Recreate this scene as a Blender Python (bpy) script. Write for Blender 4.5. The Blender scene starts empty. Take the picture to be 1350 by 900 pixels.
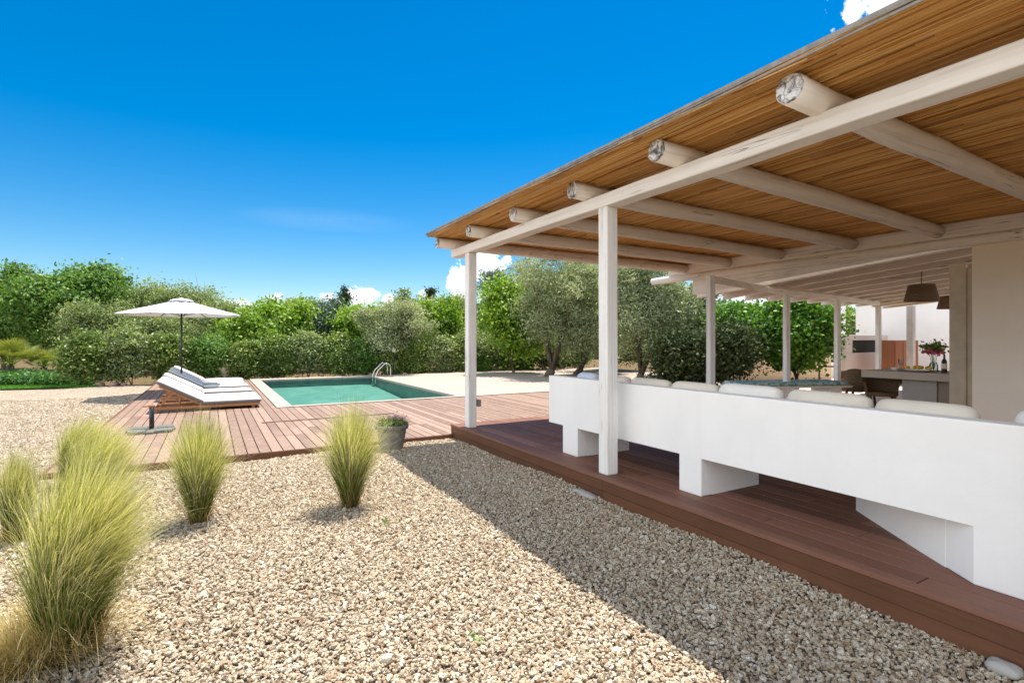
import bpy, bmesh, math, random
import numpy as np
from mathutils import Vector, Matrix

random.seed(7)
scn = bpy.context.scene
col = scn.collection
R = math.radians

# ------------------------------------------------------------------ camera maths
FPX, HZ, U0, CH = 690.0, 447.0, 675.0, 1.53
YAW = math.atan(397 / FPX)
SY, CY = math.sin(YAW), math.cos(YAW)

def ray(u, v):
    a = (u - U0) / FPX
    return Vector((SY + CY * a, CY - SY * a, (HZ - v) / FPX))

def atz(u, v, z):
    d = ray(u, v); t = (z - CH) / d.z
    return Vector((d.x * t, d.y * t, z))

def atx(u, v, x):
    d = ray(u, v); t = x / d.x
    return Vector((x, d.y * t, CH + d.z * t))

def atd(u, v, D):
    d = ray(u, v)
    return Vector((d.x * D, d.y * D, CH + d.z * D))

cam_d = bpy.data.cameras.new('camera')
cam = bpy.data.objects.new('camera', cam_d)
col.objects.link(cam)
cam.location = (0, 0, CH)
cam.rotation_euler = (R(90), 0, -YAW)
cam_d.sensor_width = 36
cam_d.lens = FPX / 1350 * 36
cam_d.shift_y = -3 / 1350
cam_d.clip_start = 0.05
cam_d.clip_end = 2000
scn.camera = cam

# ------------------------------------------------------------------ helpers
def tag(o, label=None, cat=None, group=None, kind=None):
    if label: o['label'] = label
    if cat: o['category'] = cat
    if group: o['group'] = group
    if kind: o['kind'] = kind
    return o

def empty(name, loc, label, cat, group=None, rz=0.0):
    o = bpy.data.objects.new(name, None)
    o.empty_display_size = 0.1
    o.location = loc
    o.rotation_euler = (0, 0, rz)
    col.objects.link(o)
    return tag(o, label, cat, group)

def children(o):
    return [c for c in bpy.data.objects if c.parent == o]

def copy_tree(o, parent=None):
    c = o.copy(); col.objects.link(c)
    if parent is not None: c.parent = parent
    for ch in children(o): copy_tree(ch, c)
    return c

def wloc(o):
    p = Vector((0, 0, 0))
    while o is not None:
        p += Vector(o.location); o = o.parent
    return p

class MB:
    """collects geometry with a per-vertex tint"""
    def __init__(s):
        s.v = []; s.f = []; s.t = []; s.sm = []

    def add(s, vs, fs, tint=0.5, smooth=False):
        n = len(s.v)
        s.v += [tuple(p) for p in vs]
        s.f += [tuple(i + n for i in f) for f in fs]
        if isinstance(tint, (int, float)): s.t += [tint] * len(vs)
        else: s.t += list(tint)
        s.sm += [smooth] * len(fs)
        return s

    def box(s, x0, x1, y0, y1, z0, z1, tint=0.5):
        vs = [(x0, y0, z0), (x1, y0, z0), (x1, y1, z0), (x0, y1, z0), (x0, y0, z1), (x1, y0, z1), (x1, y1, z1), (x0, y1, z1)]
        fs = [(0, 3, 2, 1), (4, 5, 6, 7), (0, 1, 5, 4), (1, 2, 6, 5), (2, 3, 7, 6), (3, 0, 4, 7)]
        return s.add(vs, fs, tint)

    def beam(s, a, b, w, h, up=(0, 0, 1), tint=0.5, seg=1, wob=0.0):
        a = Vector(a); b = Vector(b); d = (b - a).normalized()
        side = d.cross(Vector(up)).normalized(); u = side.cross(d).normalized()
        vs = []
        for i in range(seg + 1):
            p = a.lerp(b, i / seg)
            p = p + side * random.uniform(-wob, wob) + u * random.uniform(-wob, wob)
            for sx, sz in ((-1, -1), (1, -1), (1, 1), (-1, 1)):
                vs.append(p + side * (sx * w / 2) + u * (sz * h / 2))
        fs = [(0, 1, 2, 3), tuple(4 * seg + k for k in (3, 2, 1, 0))]
        for i in range(seg):
            for k in range(4):
                fs.append((4 * i + k, 4 * i + 4 + k, 4 * i + 4 + (k + 1) % 4, 4 * i + (k + 1) % 4))
        return s.add(vs, fs, tint)

    def prism(s, poly, z0, z1, tint=0.5):
        n = len(poly)
        vs = [(x, y, z0) for x, y in poly] + [(x, y, z1) for x, y in poly]
        fs = [tuple(range(n - 1, -1, -1)), tuple(range(n, 2 * n))]
        for i in range(n): fs.append((i, (i + 1) % n, n + (i + 1) % n, n + i))
        return s.add(vs, fs, tint)

    def tube(s, pts, rad, n=8, tint=0.5, cap=True, smooth=True, lump=0.0):
        pts = [Vector(p) for p in pts]
        if isinstance(rad, (int, float)): rad = [rad] * len(pts)
        vs = []; fs = []; ts = []
        prev = None
        for i, p in enumerate(pts):
            if i == 0: d = pts[1] - p
            elif i == len(pts) - 1: d = p - pts[i - 1]
            else: d = pts[i + 1] - pts[i - 1]
            d.normalize()
            if prev is None:
                ref = Vector((0, 0, 1)) if abs(d.z) < 0.9 else Vector((1, 0, 0))
                a = d.cross(ref).normalized()
            else:
                a = (prev - d * prev.dot(d)).normalized()
            prev = a; b = d.cross(a)
            for k in range(n):
                th = 2 * math.pi * k / n
                r = rad[i] * (1 + random.uniform(-lump, lump))
                vs.append(p + a * (math.cos(th) * r) + b * (math.sin(th) * r))
                ts.append(tint[i] if isinstance(tint, (list, tuple)) else tint)
        for i in range(len(pts) - 1):
            for k in range(n):
                fs.append((i * n + k, i * n + (k + 1) % n, (i + 1) * n + (k + 1) % n, (i + 1) * n + k))
        if cap:
            fs.append(tuple(range(n - 1, -1, -1)))
            fs.append(tuple((len(pts) - 1) * n + k for k in range(n)))
        return s.add(vs, fs, ts, smooth)

    def lathe(s, c, prof, n=24, tint=0.5, smooth=True, cap=True):
        vs = []; fs = []
        for r, z in prof:
            for k in range(n):
                th = 2 * math.pi * k / n
                vs.append((c[0] + r * math.cos(th), c[1] + r * math.sin(th), c[2] + z))
        for i in range(len(prof) - 1):
            for k in range(n):
                fs.append((i * n + k, i * n + (k + 1) % n, (i + 1) * n + (k + 1) % n, (i + 1) * n + k))
        if cap:
            fs.append(tuple(range(n - 1, -1, -1)))
            fs.append(tuple((len(prof) - 1) * n + k for k in range(n)))
        return s.add(vs, fs, tint, smooth)

    def pillow(s, c, sx, sy, sz, rot=None, e=0.35, n=20, m=12, tint=0.5, lump=0.0, seed=0):
        """superellipsoid cushion"""
        rnd = random.Random(seed); vs = []; fs = []
        ph = [rnd.uniform(0, 6) for _ in range(6)]
        def sp(x, p): return math.copysign(abs(x) ** p, x)
        for i in range(m + 1):
            la = -math.pi / 2 + math.pi * i / m
            for k in range(n):
                lo = 2 * math.pi * k / n
                x = sp(math.cos(la), e * 1.6) * sp(math.cos(lo), e); y = sp(math.cos(la), e * 1.6) * sp(math.sin(lo), e); z = sp(math.sin(la), 0.8)
                q = 1 + lump * (math.sin(x * 4 + ph[0]) * math.cos(y * 5 + ph[1]) + 0.6 * math.sin(x * 9 + y * 7 + ph[2]))
                p = Vector((x * sx / 2, y * sy / 2, z * sz / 2 * q))
                if rot: p = rot @ p
                vs.append(p + Vector(c))
        for i in range(m):
            for k in range(n):
                fs.append((i * n + k, i * n + (k + 1) % n, (i + 1) * n + (k + 1) % n, (i + 1) * n + k))
        return s.add(vs, fs, tint, True)

    def build(s, name, mat, parent=None, bevel=0.0, segs=2):
        off = wloc(parent) if parent is not None else Vector((0, 0, 0))
        me = bpy.data.meshes.new(name)
        me.from_pydata([(p[0] - off.x, p[1] - off.y, p[2] - off.z) for p in s.v], [], s.f)
        me.polygons.foreach_set('use_smooth', s.sm)
        a = me.attributes.new('tint', 'FLOAT', 'POINT'); a.data.foreach_set('value', s.t)
        me.materials.append(mat); me.validate(); me.update()
        o = bpy.data.objects.new(name, me); col.objects.link(o)
        if parent is not None: o.parent = parent
        if bevel:
            b = o.modifiers.new('bevel', 'BEVEL'); b.width = bevel; b.segments = segs; b.limit_method = 'ANGLE'; b.angle_limit = R(40)
        return o

def np_mesh(name, verts, quads, tint, mat, parent=None, smooth=False):
    """verts (N,3) quads (M,4) tint (N,)"""
    if parent is not None:
        verts = verts - np.array(wloc(parent))
    me = bpy.data.meshes.new(name)
    me.vertices.add(len(verts)); me.vertices.foreach_set('co', verts.astype(np.float32).ravel())
    me.loops.add(quads.size); me.loops.foreach_set('vertex_index', quads.astype(np.int32).ravel())
    me.polygons.add(len(quads)); me.polygons.foreach_set('loop_start', np.arange(0, quads.size, 4, dtype=np.int32))
    me.polygons.foreach_set('loop_total', np.full(len(quads), 4, np.int32))
    if smooth: me.polygons.foreach_set('use_smooth', np.ones(len(quads), bool))
    me.update(calc_edges=True)
    a = me.attributes.new('tint', 'FLOAT', 'POINT'); a.data.foreach_set('value', tint.astype(np.float32))
    me.materials.append(mat)
    o = bpy.data.objects.new(name, me); col.objects.link(o)
    if parent is not None: o.parent = parent
    return o

# ------------------------------------------------------------------ materials
class NT:
    def __init__(s, name):
        s.m = bpy.data.materials.new(name); s.m.use_nodes = True
        s.n = s.m.node_tree.nodes; s.l = s.m.node_tree.links
        s.b = s.n['Principled BSDF']; s.out = s.n['Material Output']
    def new(s, t, **kw):
        x = s.n.new(t)
        for k, v in kw.items():
            if k.startswith('i_'): x.inputs[k[2:].replace('_', ' ')].default_value = v
            else: setattr(x, k, v)
        return x
    def link(s, a, b): s.l.new(a, b)
    def coords(s, scale=(1, 1, 1), kind='Object', loc=(0, 0, 0)):
        tc = s.new('ShaderNodeTexCoord'); mp = s.new('ShaderNodeMapping')
        mp.inputs['Scale'].default_value = scale; mp.inputs['Location'].default_value = loc
        s.link(tc.outputs[kind], mp.inputs['Vector'])
        return mp.outputs['Vector']
    def noise(s, vec, scale=5, detail=4, rough=0.55, dist=0.0):
        x = s.new('ShaderNodeTexNoise'); x.inputs['Scale'].default_value = scale; x.inputs['Detail'].default_value = detail
        x.inputs['Roughness'].default_value = rough; x.inputs['Distortion'].default_value = dist
        s.link(vec, x.inputs['Vector']); return x.outputs['Fac']
    def ramp(s, fac, stops, interp='LINEAR'):
        x = s.new('ShaderNodeValToRGB'); x.color_ramp.interpolation = interp
        while len(x.color_ramp.elements) < len(stops): x.color_ramp.elements.new(0.5)
        for e, (p, c) in zip(x.color_ramp.elements, stops):
            e.position = p; e.color = (c[0], c[1], c[2], 1) if len(c) == 3 else c
        s.link(fac, x.inputs['Fac']); return x.outputs['Color']
    def mix(s, a, b, fac, mode='MIX'):
        x = s.new('ShaderNodeMix', data_type='RGBA', blend_type=mode)
        for sock, val in ((x.inputs['Factor'], fac), (x.inputs[6], a), (x.inputs[7], b)):
            if hasattr(val, 'links'): s.link(val, sock)
            elif isinstance(val, (int, float)): sock.default_value = val
            else: sock.default_value = (*val[:3], 1)
        return x.outputs[2]
    def math(s, op, a, b=0.5):
        x = s.new('ShaderNodeMath', operation=op)
        for i, val in enumerate((a, b)):
            if hasattr(val, 'links'): s.link(val, x.inputs[i])
            else: x.inputs[i].default_value = val
        return x.outputs[0]
    def attr(s, name='tint'):
        x = s.new('ShaderNodeAttribute', attribute_name=name); return x.outputs['Fac']
    def bump(s, h, strength=0.3, dist=0.01):
        x = s.new('ShaderNodeBump'); x.inputs['Strength'].default_value = strength; x.inputs['Distance'].default_value = dist
        s.link(h, x.inputs['Height']); s.link(x.outputs['Normal'], s.b.inputs['Normal'])
    def base(s, c, rough=0.7, spec=0.4):
        if hasattr(c, 'links'): s.link(c, s.b.inputs['Base Color'])
        else: s.b.inputs['Base Color'].default_value = (*c, 1)
        s.b.inputs['Roughness'].default_value = rough
        s.b.inputs['Specular IOR Level'].default_value = spec
        return s.m

def simple(name, c, rough=0.6, spec=0.4, metal=0.0, var=0.12, scale=6, bump=0.0):
    t = NT(name); v = t.coords()
    n = t.noise(v, scale, 5)
    c0 = tuple(x * (1 - var) for x in c); c1 = tuple(min(1, x * (1 + var)) for x in c)
    t.base(t.ramp(n, [(0.3, c0), (0.7, c1)]), rough, spec)
    t.b.inputs['Metallic'].default_value = metal
    if bump:
        t.bump(t.noise(v, scale * 8, 4), bump, 0.01)
    return t.m

def painted_wood(name, axis, base=(0.72, 0.66, 0.58), knot=(0.52, 0.45, 0.37), crack=(0.11, 0.085, 0.065), wear=0.5):
    t = NT(name)
    sc = [22.0, 22.0, 22.0]; sc['xyz'.index(axis)] = 0.8
    v = t.coords(tuple(sc))
    g = t.noise(v, 1.0, 6, 0.62)
    big = t.noise(t.coords((2.0, 2.0, 2.0)), 1.3, 4)
    c = t.ramp(g, [(0.22, knot), (0.42, tuple(x * 0.9 for x in base)), (0.62, base), (0.85, tuple(min(1, x * 1.08) for x in base))])
    c = t.mix(c, tuple(x * 0.82 for x in base), t.math('MULTIPLY', t.ramp(big, [(0.45, (0, 0, 0)), (0.72, (1, 1, 1))]), wear))
    sc2 = [13.0, 13.0, 13.0]; sc2['xyz'.index(axis)] = 0.35
    cr = t.noise(t.coords(tuple(sc2), loc=(3, 7, 1)), 1.0, 3, 0.5, 0.3)
    crm = t.ramp(cr, [(0.492, (0, 0, 0)), (0.499, (1, 1, 1)), (0.503, (1, 1, 1)), (0.51, (0, 0, 0))])
    sel = t.ramp(t.noise(t.coords((1.6, 1.6, 1.6), loc=(9, 2, 5)), 1.0, 2), [(0.5, (0, 0, 0)), (0.6, (1, 1, 1))])
    crk = t.math('MULTIPLY', crm, sel)
    c = t.mix(c, crack, t.math('MULTIPLY', crk, 0.85))
    t.base(c, 0.62, 0.25)
    t.bump(t.math('SUBTRACT', g, t.math('MULTIPLY', crk, 0.9)), 0.35, 0.006)
    return t.m

WX = painted_wood('painted_wood_x', 'x', base=(0.83, 0.77, 0.69)); WY = painted_wood('painted_wood_y', 'y', base=(0.85, 0.81, 0.76)); WZ = painted_wood('painted_wood_z', 'z', base=(0.85, 0.83, 0.80))

def log_end_mat():
    t = NT('weathered_log_end'); v = t.coords((14, 14, 14))
    n = t.noise(v, 1.0, 6, 0.7, 0.8)
    w = t.new('ShaderNodeTexVoronoi', feature='DISTANCE_TO_EDGE'); t.link(t.coords((7, 5, 8)), w.inputs['Vector']); w.inputs['Scale'].default_value = 1.0
    c = t.ramp(n, [(0.38, (0.10, 0.085, 0.075)), (0.46, (0.40, 0.38, 0.37)), (0.52, (0.76, 0.76, 0.77))])
    c = t.mix(c, (0.04, 0.035, 0.03), t.ramp(w.outputs['Distance'], [(0.0, (0.6, 0.6, 0.6)), (0.03, (0, 0, 0))]))
    t.base(c, 0.85, 0.15); t.bump(n, 0.8, 0.02)
    return t.m
LOGEND = log_end_mat()

def reed_mat():
    t = NT('reed'); tn = t.attr()
    v = t.coords((40, 2.2, 40)); g = t.noise(v, 1.0, 5, 0.6)
    big = t.noise(t.coords((1.5, 0.5, 1)), 1.0, 3)
    m = t.math('ADD', t.math('MULTIPLY', tn, 0.62), t.math('ADD', t.math('MULTIPLY', g, 0.28), t.math('MULTIPLY', big, 0.16)))
    c = t.ramp(m, [(0.12, (0.20, 0.08, 0.018)), (0.36, (0.60, 0.28, 0.065)), (0.6, (0.80, 0.44, 0.125)), (0.9, (0.90, 0.62, 0.26))])
    t.base(c, 0.45, 0.4)
    tr = t.new('ShaderNodeBsdfTranslucent'); t.link(c, tr.inputs['Color'])
    mx = t.new('ShaderNodeMixShader'); mx.inputs[0].default_value = 0.25
    t.link(t.b.outputs[0], mx.inputs[1]); t.link(tr.outputs[0], mx.inputs[2]); t.link(mx.outputs[0], t.out.inputs['Surface'])
    return t.m
REED = reed_mat()

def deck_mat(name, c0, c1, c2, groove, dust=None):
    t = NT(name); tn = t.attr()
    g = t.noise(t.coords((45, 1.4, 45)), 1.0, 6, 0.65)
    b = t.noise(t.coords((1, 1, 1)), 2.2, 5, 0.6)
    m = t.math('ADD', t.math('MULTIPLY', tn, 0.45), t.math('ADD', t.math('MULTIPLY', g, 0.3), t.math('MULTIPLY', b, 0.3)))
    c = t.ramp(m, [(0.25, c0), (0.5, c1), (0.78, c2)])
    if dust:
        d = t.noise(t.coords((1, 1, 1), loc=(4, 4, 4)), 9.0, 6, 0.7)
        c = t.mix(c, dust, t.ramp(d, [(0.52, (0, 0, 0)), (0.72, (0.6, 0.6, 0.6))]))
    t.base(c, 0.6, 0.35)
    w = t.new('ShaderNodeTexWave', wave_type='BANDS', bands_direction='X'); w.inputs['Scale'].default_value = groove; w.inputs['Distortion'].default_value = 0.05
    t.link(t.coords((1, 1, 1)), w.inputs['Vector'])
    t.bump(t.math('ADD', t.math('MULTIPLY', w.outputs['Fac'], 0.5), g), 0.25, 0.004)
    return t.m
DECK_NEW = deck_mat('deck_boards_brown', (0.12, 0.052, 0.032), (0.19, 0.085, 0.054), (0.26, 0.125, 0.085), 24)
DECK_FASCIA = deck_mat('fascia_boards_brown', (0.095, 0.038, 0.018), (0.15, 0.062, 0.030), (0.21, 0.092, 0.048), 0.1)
DECK_OLD = deck_mat('deck_boards_faded', (0.175, 0.108, 0.078), (0.25, 0.162, 0.12), (0.325, 0.225, 0.17), 24, dust=(0.38, 0.305, 0.24))

def plaster(name, c, stain=0.08, bump=0.25, sc=2.0):
    t = NT(name)
    n = t.noise(t.coords((1, 1, 1)), sc, 6, 0.6); f = t.noise(t.coords((1, 1, 1)), 60, 5, 0.6)
    dr = t.noise(t.coords((7, 7, 0.9)), 1.0, 5, 0.6)
    col_ = t.ramp(n, [(0.3, tuple(x * (1 - stain) for x in c)), (0.6, c)])
    col_ = t.mix(col_, tuple(x * (1 - stain * 1.5) for x in c), t.ramp(dr, [(0.56, (0, 0, 0)), (0.8, (0.7, 0.7, 0.7))]))
    wv = t.noise(t.coords((1, 1, 1), loc=(2, 5, 8)), 0.9 * sc, 3, 0.5, 0.6)
    col_ = t.mix(col_, tuple(x * (1 - stain * 0.9) for x in c), t.ramp(wv, [(0.5, (0, 0, 0)), (0.7, (0.8, 0.8, 0.8))]))
    t.base(col_, 0.8, 0.2); t.bump(t.math('ADD', t.math('ADD', n, t.math('MULTIPLY', wv, 2.0)), t.math('MULTIPLY', f, 0.35)), bump, 0.008)
    return t.m
WHITE = plaster('white_plaster', (0.86, 0.845, 0.83), 0.05)
CREAM = plaster('cream_plaster', (0.85, 0.75, 0.63), 0.05)
BEIGE = plaster('beige_render', (0.55, 0.43, 0.29), 0.08)
CONC = plaster('concrete', (0.42, 0.40, 0.37), 0.15)
TABLETOP = plaster('polished_concrete', (0.50, 0.44, 0.37), 0.1)
COPING = plaster('pale_stone_coping', (0.42, 0.36, 0.305), 0.16, 0.2, 5)
STONE = plaster('pale_stone', (0.58, 0.50, 0.40), 0.25, 0.5, 12)

def gravel_ground():
    t = NT('gravel_ground'); v = t.coords()
    vo = t.new('ShaderNodeTexVoronoi'); vo.inputs['Scale'].default_value = 34; t.link(v, vo.inputs['Vector'])
    ve = t.new('ShaderNodeTexVoronoi', feature='DISTANCE_TO_EDGE'); ve.inputs['Scale'].default_value = 34; t.link(v, ve.inputs['Vector'])
    sp = t.new('ShaderNodeSeparateColor'); t.link(vo.outputs['Color'], sp.inputs[0])
    c = t.ramp(sp.outputs[0], [(0.0, (0.34, 0.27, 0.20)), (0.3, (0.52, 0.43, 0.325)), (0.7, (0.64, 0.54, 0.42)), (1.0, (0.74, 0.66, 0.54))])
    e = t.ramp(ve.outputs['Distance'], [(0.0, (0, 0, 0)), (0.16, (1, 1, 1))])
    c = t.mix((0.24, 0.19, 0.14), c, e)
    n = t.noise(v, 0.7, 4)
    c = t.mix(c, (0.44, 0.35, 0.25), t.ramp(n, [(0.45, (0, 0, 0)), (0.75, (0.25, 0.25, 0.25))]))
    t.base(c, 0.9, 0.15)
    t.bump(t.math('ADD', e, t.math('MULTIPLY', sp.outputs[1], 0.8)), 0.9, 0.02)
    return t.m

def stone_mat():
    t = NT('gravel_stones')
    oi = t.new('ShaderNodeObjectInfo')
    c = t.ramp(oi.outputs['Random'], [(0.0, (0.24, 0.14, 0.08)), (0.05, (0.36, 0.25, 0.15)), (0.22, (0.48, 0.38, 0.265)), (0.5, (0.58, 0.485, 0.355)), (0.8, (0.66, 0.575, 0.44)), (0.95, (0.74, 0.67, 0.55)), (1.0, (0.82, 0.79, 0.72))])
    n = t.noise(t.coords((1, 1, 1)), 1.5, 4)
    c = t.mix(c, (0.46, 0.36, 0.26), t.ramp(n, [(0.4, (0, 0, 0)), (0.8, (0.55, 0.55, 0.55))]))
    t.base(c, 0.85, 0.2)
    t.bump(n, 0.5, 0.3)
    return t.m

def soil_mat():
    t = NT('red_soil'); v = t.coords()
    n = t.noise(v, 1.2, 6, 0.65); f = t.noise(v, 25, 5, 0.7)
    c = t.ramp(n, [(0.3, (0.05, 0.07, 0.02)), (0.5, (0.16, 0.10, 0.055)), (0.66, (0.08, 0.11, 0.03))])
    c = t.mix(c, (0.30, 0.19, 0.12), t.ramp(f, [(0.5, (0, 0, 0)), (0.62, (0.5, 0.5, 0.5))]))
    t.base(c, 0.95, 0.1); t.bump(f, 0.8, 0.06)
    return t.m

def leaf_mat(name, stops, trans=0.35, rough=0.5, spec=0.3):
    t = NT(name); tn = t.attr()
    c = t.ramp(tn, [(i / (len(stops) - 1), s_) for i, s_ in enumerate(stops)])
    t.base(c, rough, spec)
    tr = t.new('ShaderNodeBsdfTranslucent')
    t.link(t.mix(c, (1.0, 1.0, 0.35), 1.0, 'MULTIPLY'), tr.inputs['Color'])
    mx = t.new('ShaderNodeMixShader'); mx.inputs[0].default_value = trans
    t.link(t.b.outputs[0], mx.inputs[1]); t.link(tr.outputs[0], mx.inputs[2]); t.link(mx.outputs[0], t.out.inputs['Surface'])
    return t.m
L_OLIVE = leaf_mat('olive_leaf', [(0.10, 0.14, 0.05), (0.20, 0.27, 0.10), (0.32, 0.39, 0.18), (0.48, 0.52, 0.28)])
L_SILVER = leaf_mat('silver_olive_leaf', [(0.12, 0.16, 0.08), (0.23, 0.28, 0.15), (0.37, 0.42, 0.25), (0.55, 0.57, 0.38)])
L_FIG = leaf_mat('fig_leaf', [(0.06, 0.13, 0.025), (0.11, 0.22, 0.04), (0.18, 0.33, 0.07), (0.29, 0.44, 0.13)])
L_LIME = leaf_mat('lime_leaf', [(0.07, 0.15, 0.02), (0.16, 0.29, 0.03), (0.28, 0.44, 0.05), (0.42, 0.55, 0.11)], 0.4)
L_HEDGE = leaf_mat('hedge_leaf', [(0.07, 0.12, 0.025), (0.13, 0.21, 0.045), (0.23, 0.33, 0.075), (0.46, 0.50, 0.16)], 0.35, 0.42, 0.5)
L_DARK = leaf_mat('dark_leaf', [(0.022, 0.035, 0.016), (0.04, 0.062, 0.024), (0.07, 0.10, 0.04), (0.13, 0.15, 0.07)], 0.15, 0.7, 0.12)
L_BLUE = leaf_mat('bluegreen_leaf', [(0.05, 0.09, 0.065), (0.09, 0.15, 0.11), (0.15, 0.23, 0.18), (0.24, 0.32, 0.27)], 0.2)
L_VINE = leaf_mat('vine_leaf', [(0.035, 0.10, 0.012), (0.065, 0.18, 0.02), (0.13, 0.29, 0.035), (0.30, 0.46, 0.08)], 0.35)
L_PALM = leaf_mat('palm_leaf', [(0.07, 0.11, 0.02), (0.14, 0.20, 0.035), (0.25, 0.30, 0.06), (0.42, 0.40, 0.14)], 0.3)
L_LAWN = leaf_mat('lawn_blade', [(0.06, 0.17, 0.02), (0.11, 0.28, 0.035), (0.17, 0.38, 0.05), (0.26, 0.46, 0.09)], 0.35)
L_TUFT = leaf_mat('feather_grass', [(0.13, 0.10, 0.035), (0.09, 0.14, 0.025), (0.20, 0.26, 0.05), (0.47, 0.46, 0.19), (0.86, 0.80, 0.58)], 0.5, 0.55, 0.25)
L_STRAW = leaf_mat('straw_grass', [(0.26, 0.18, 0.08), (0.40, 0.29, 0.12), (0.58, 0.45, 0.20), (0.74, 0.63, 0.36)], 0.4, 0.6, 0.2)
BARK = NT('bark'); _n = BARK.noise(BARK.coords((9, 9, 2.2)), 1.0, 6, 0.7)
BARK.base(BARK.ramp(_n, [(0.3, (0.05, 0.038, 0.028)), (0.55, (0.15, 0.12, 0.09)), (0.75, (0.27, 0.23, 0.18))]), 0.9, 0.1); BARK.bump(_n, 0.9, 0.05); BARK = BARK.m

def fabric(name, c, var=0.06, rough=0.9, weave=260):
    t = NT(name); v = t.coords()
    n = t.noise(v, 5, 4); w = t.noise(v, weave, 2)
    cc = t.ramp(n, [(0.3, tuple(x * (1 - var) for x in c)), (0.7, c)])
    t.base(cc, rough, 0.1); t.b.inputs['Sheen Weight'].default_value = 0.15
    t.bump(t.math('ADD', t.math('MULTIPLY', n, 2.0), t.math('MULTIPLY', w, 0.3)), 0.35, 0.01)
    return t.m
F_WHITE = fabric('white_canvas', (0.78, 0.75, 0.70)); F_CREAM = fabric('cream_cotton', (0.72, 0.66, 0.56), 0.1)
F_CANOPY = fabric('pale_canopy', (0.74, 0.75, 0.80), 0.03); F_BLUE = fabric('pale_blue_cotton', (0.52, 0.58, 0.68), 0.12)
F_PINK = fabric('salmon_cotton', (0.62, 0.25, 0.17)); F_GREEN = fabric('pale_green_canvas', (0.32, 0.46, 0.34), 0.06)
F_GREY = fabric('mat_edge_taupe', (0.17, 0.15, 0.14), 0.1)
TEAK = painted_wood('teak', 'x', base=(0.42, 0.20, 0.09), knot=(0.22, 0.10, 0.045), wear=0.3)
CABW = painted_wood('cabinet_wood', 'z', base=(0.26, 0.10, 0.05), knot=(0.15, 0.055, 0.03), wear=0.3)
GREYW = painted_wood('grey_boards', 'z', base=(0.30, 0.25, 0.20), knot=(0.18, 0.15, 0.12), wear=0.6)
STEEL = simple('steel', (0.72, 0.73, 0.74), 0.18, 0.5, 1.0, 0.03)
DARKM = simple('dark_metal', (0.05, 0.05, 0.055), 0.4, 0.5, 0.6, 0.1)
GREYM = simple('grey_stand', (0.13, 0.135, 0.12), 0.6, 0.4, 0.0, 0.15, 9, 0.2)
SHEET = simple('roof_sheet', (0.30, 0.27, 0.24), 0.8, 0.2, 0, 0.25, 12, 0.3)
POTM = plaster('grey_clay_pot', (0.25, 0.24, 0.21), 0.3, 0.5, 14)
DARKHOLE = simple('oven_lining', (0.05, 0.045, 0.04), 0.9, 0.1)
BOXM = simple('socket_plastic', (0.28, 0.24, 0.22), 0.5, 0.4)
BOTTLE = simple('dark_bottle_glass', (0.012, 0.02, 0.012), 0.08, 0.7, 0, 0.05)
CERAM = simple('white_ceramic', (0.82, 0.80, 0.77), 0.2, 0.5, 0, 0.02)
YELLOW = simple('yellow_fruit', (0.72, 0.50, 0.05), 0.5, 0.3, 0, 0.15, 20)
PINKF = simple('pink_petals', (0.62, 0.16, 0.22), 0.7, 0.2, 0, 0.3, 40)
LILAC = simple('lilac_petals', (0.60, 0.28, 0.42), 0.7, 0.2, 0, 0.3, 40)
LABELM = simple('bottle_label_paper', (0.70, 0.66, 0.58), 0.8, 0.1)

def wicker_mat(name, c):
    t = NT(name); v = t.coords()
    w1 = t.new('ShaderNodeTexWave', wave_type='BANDS', bands_direction='Z'); w1.inputs['Scale'].default_value = 32; w1.inputs['Distortion'].default_value = 1.0; t.link(v, w1.inputs['Vector'])
    w2 = t.new('ShaderNodeTexWave', wave_type='BANDS', bands_direction='X'); w2.inputs['Scale'].default_value = 28; w2.inputs['Distortion'].default_value = 1.0; t.link(v, w2.inputs['Vector'])
    m = t.math('MULTIPLY', w1.outputs['Fac'], w2.outputs['Fac'])
    t.base(t.ramp(m, [(0.05, tuple(x * 0.35 for x in c)), (0.6, c)]), 0.7, 0.25); t.bump(m, 0.8, 0.01)
    return t.m
WICKER = wicker_mat('wicker', (0.34, 0.22, 0.12)); SHADEM = wicker_mat('woven_lampshade', (0.42, 0.30, 0.20))

def glassy(name, c, rough=0.02, mixf=0.8):
    t = NT(name)
    tr = t.new('ShaderNodeBsdfTransparent'); tr.inputs[0].default_value = (*c, 1)
    gl = t.new('ShaderNodeBsdfGlossy'); gl.inputs['Roughness'].default_value = rough
    lw = t.new('ShaderNodeFresnel'); lw.inputs[0].default_value = 1.45
    mx = t.new('ShaderNodeMixShader'); t.link(lw.outputs[0], mx.inputs[0]); t.link(tr.outputs[0], mx.inputs[1]); t.link(gl.outputs[0], mx.inputs[2])
    t.link(mx.outputs[0], t.out.inputs['Surface']); return t.m
GLASS = glassy('clear_glass', (0.78, 0.88, 0.86))

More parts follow.
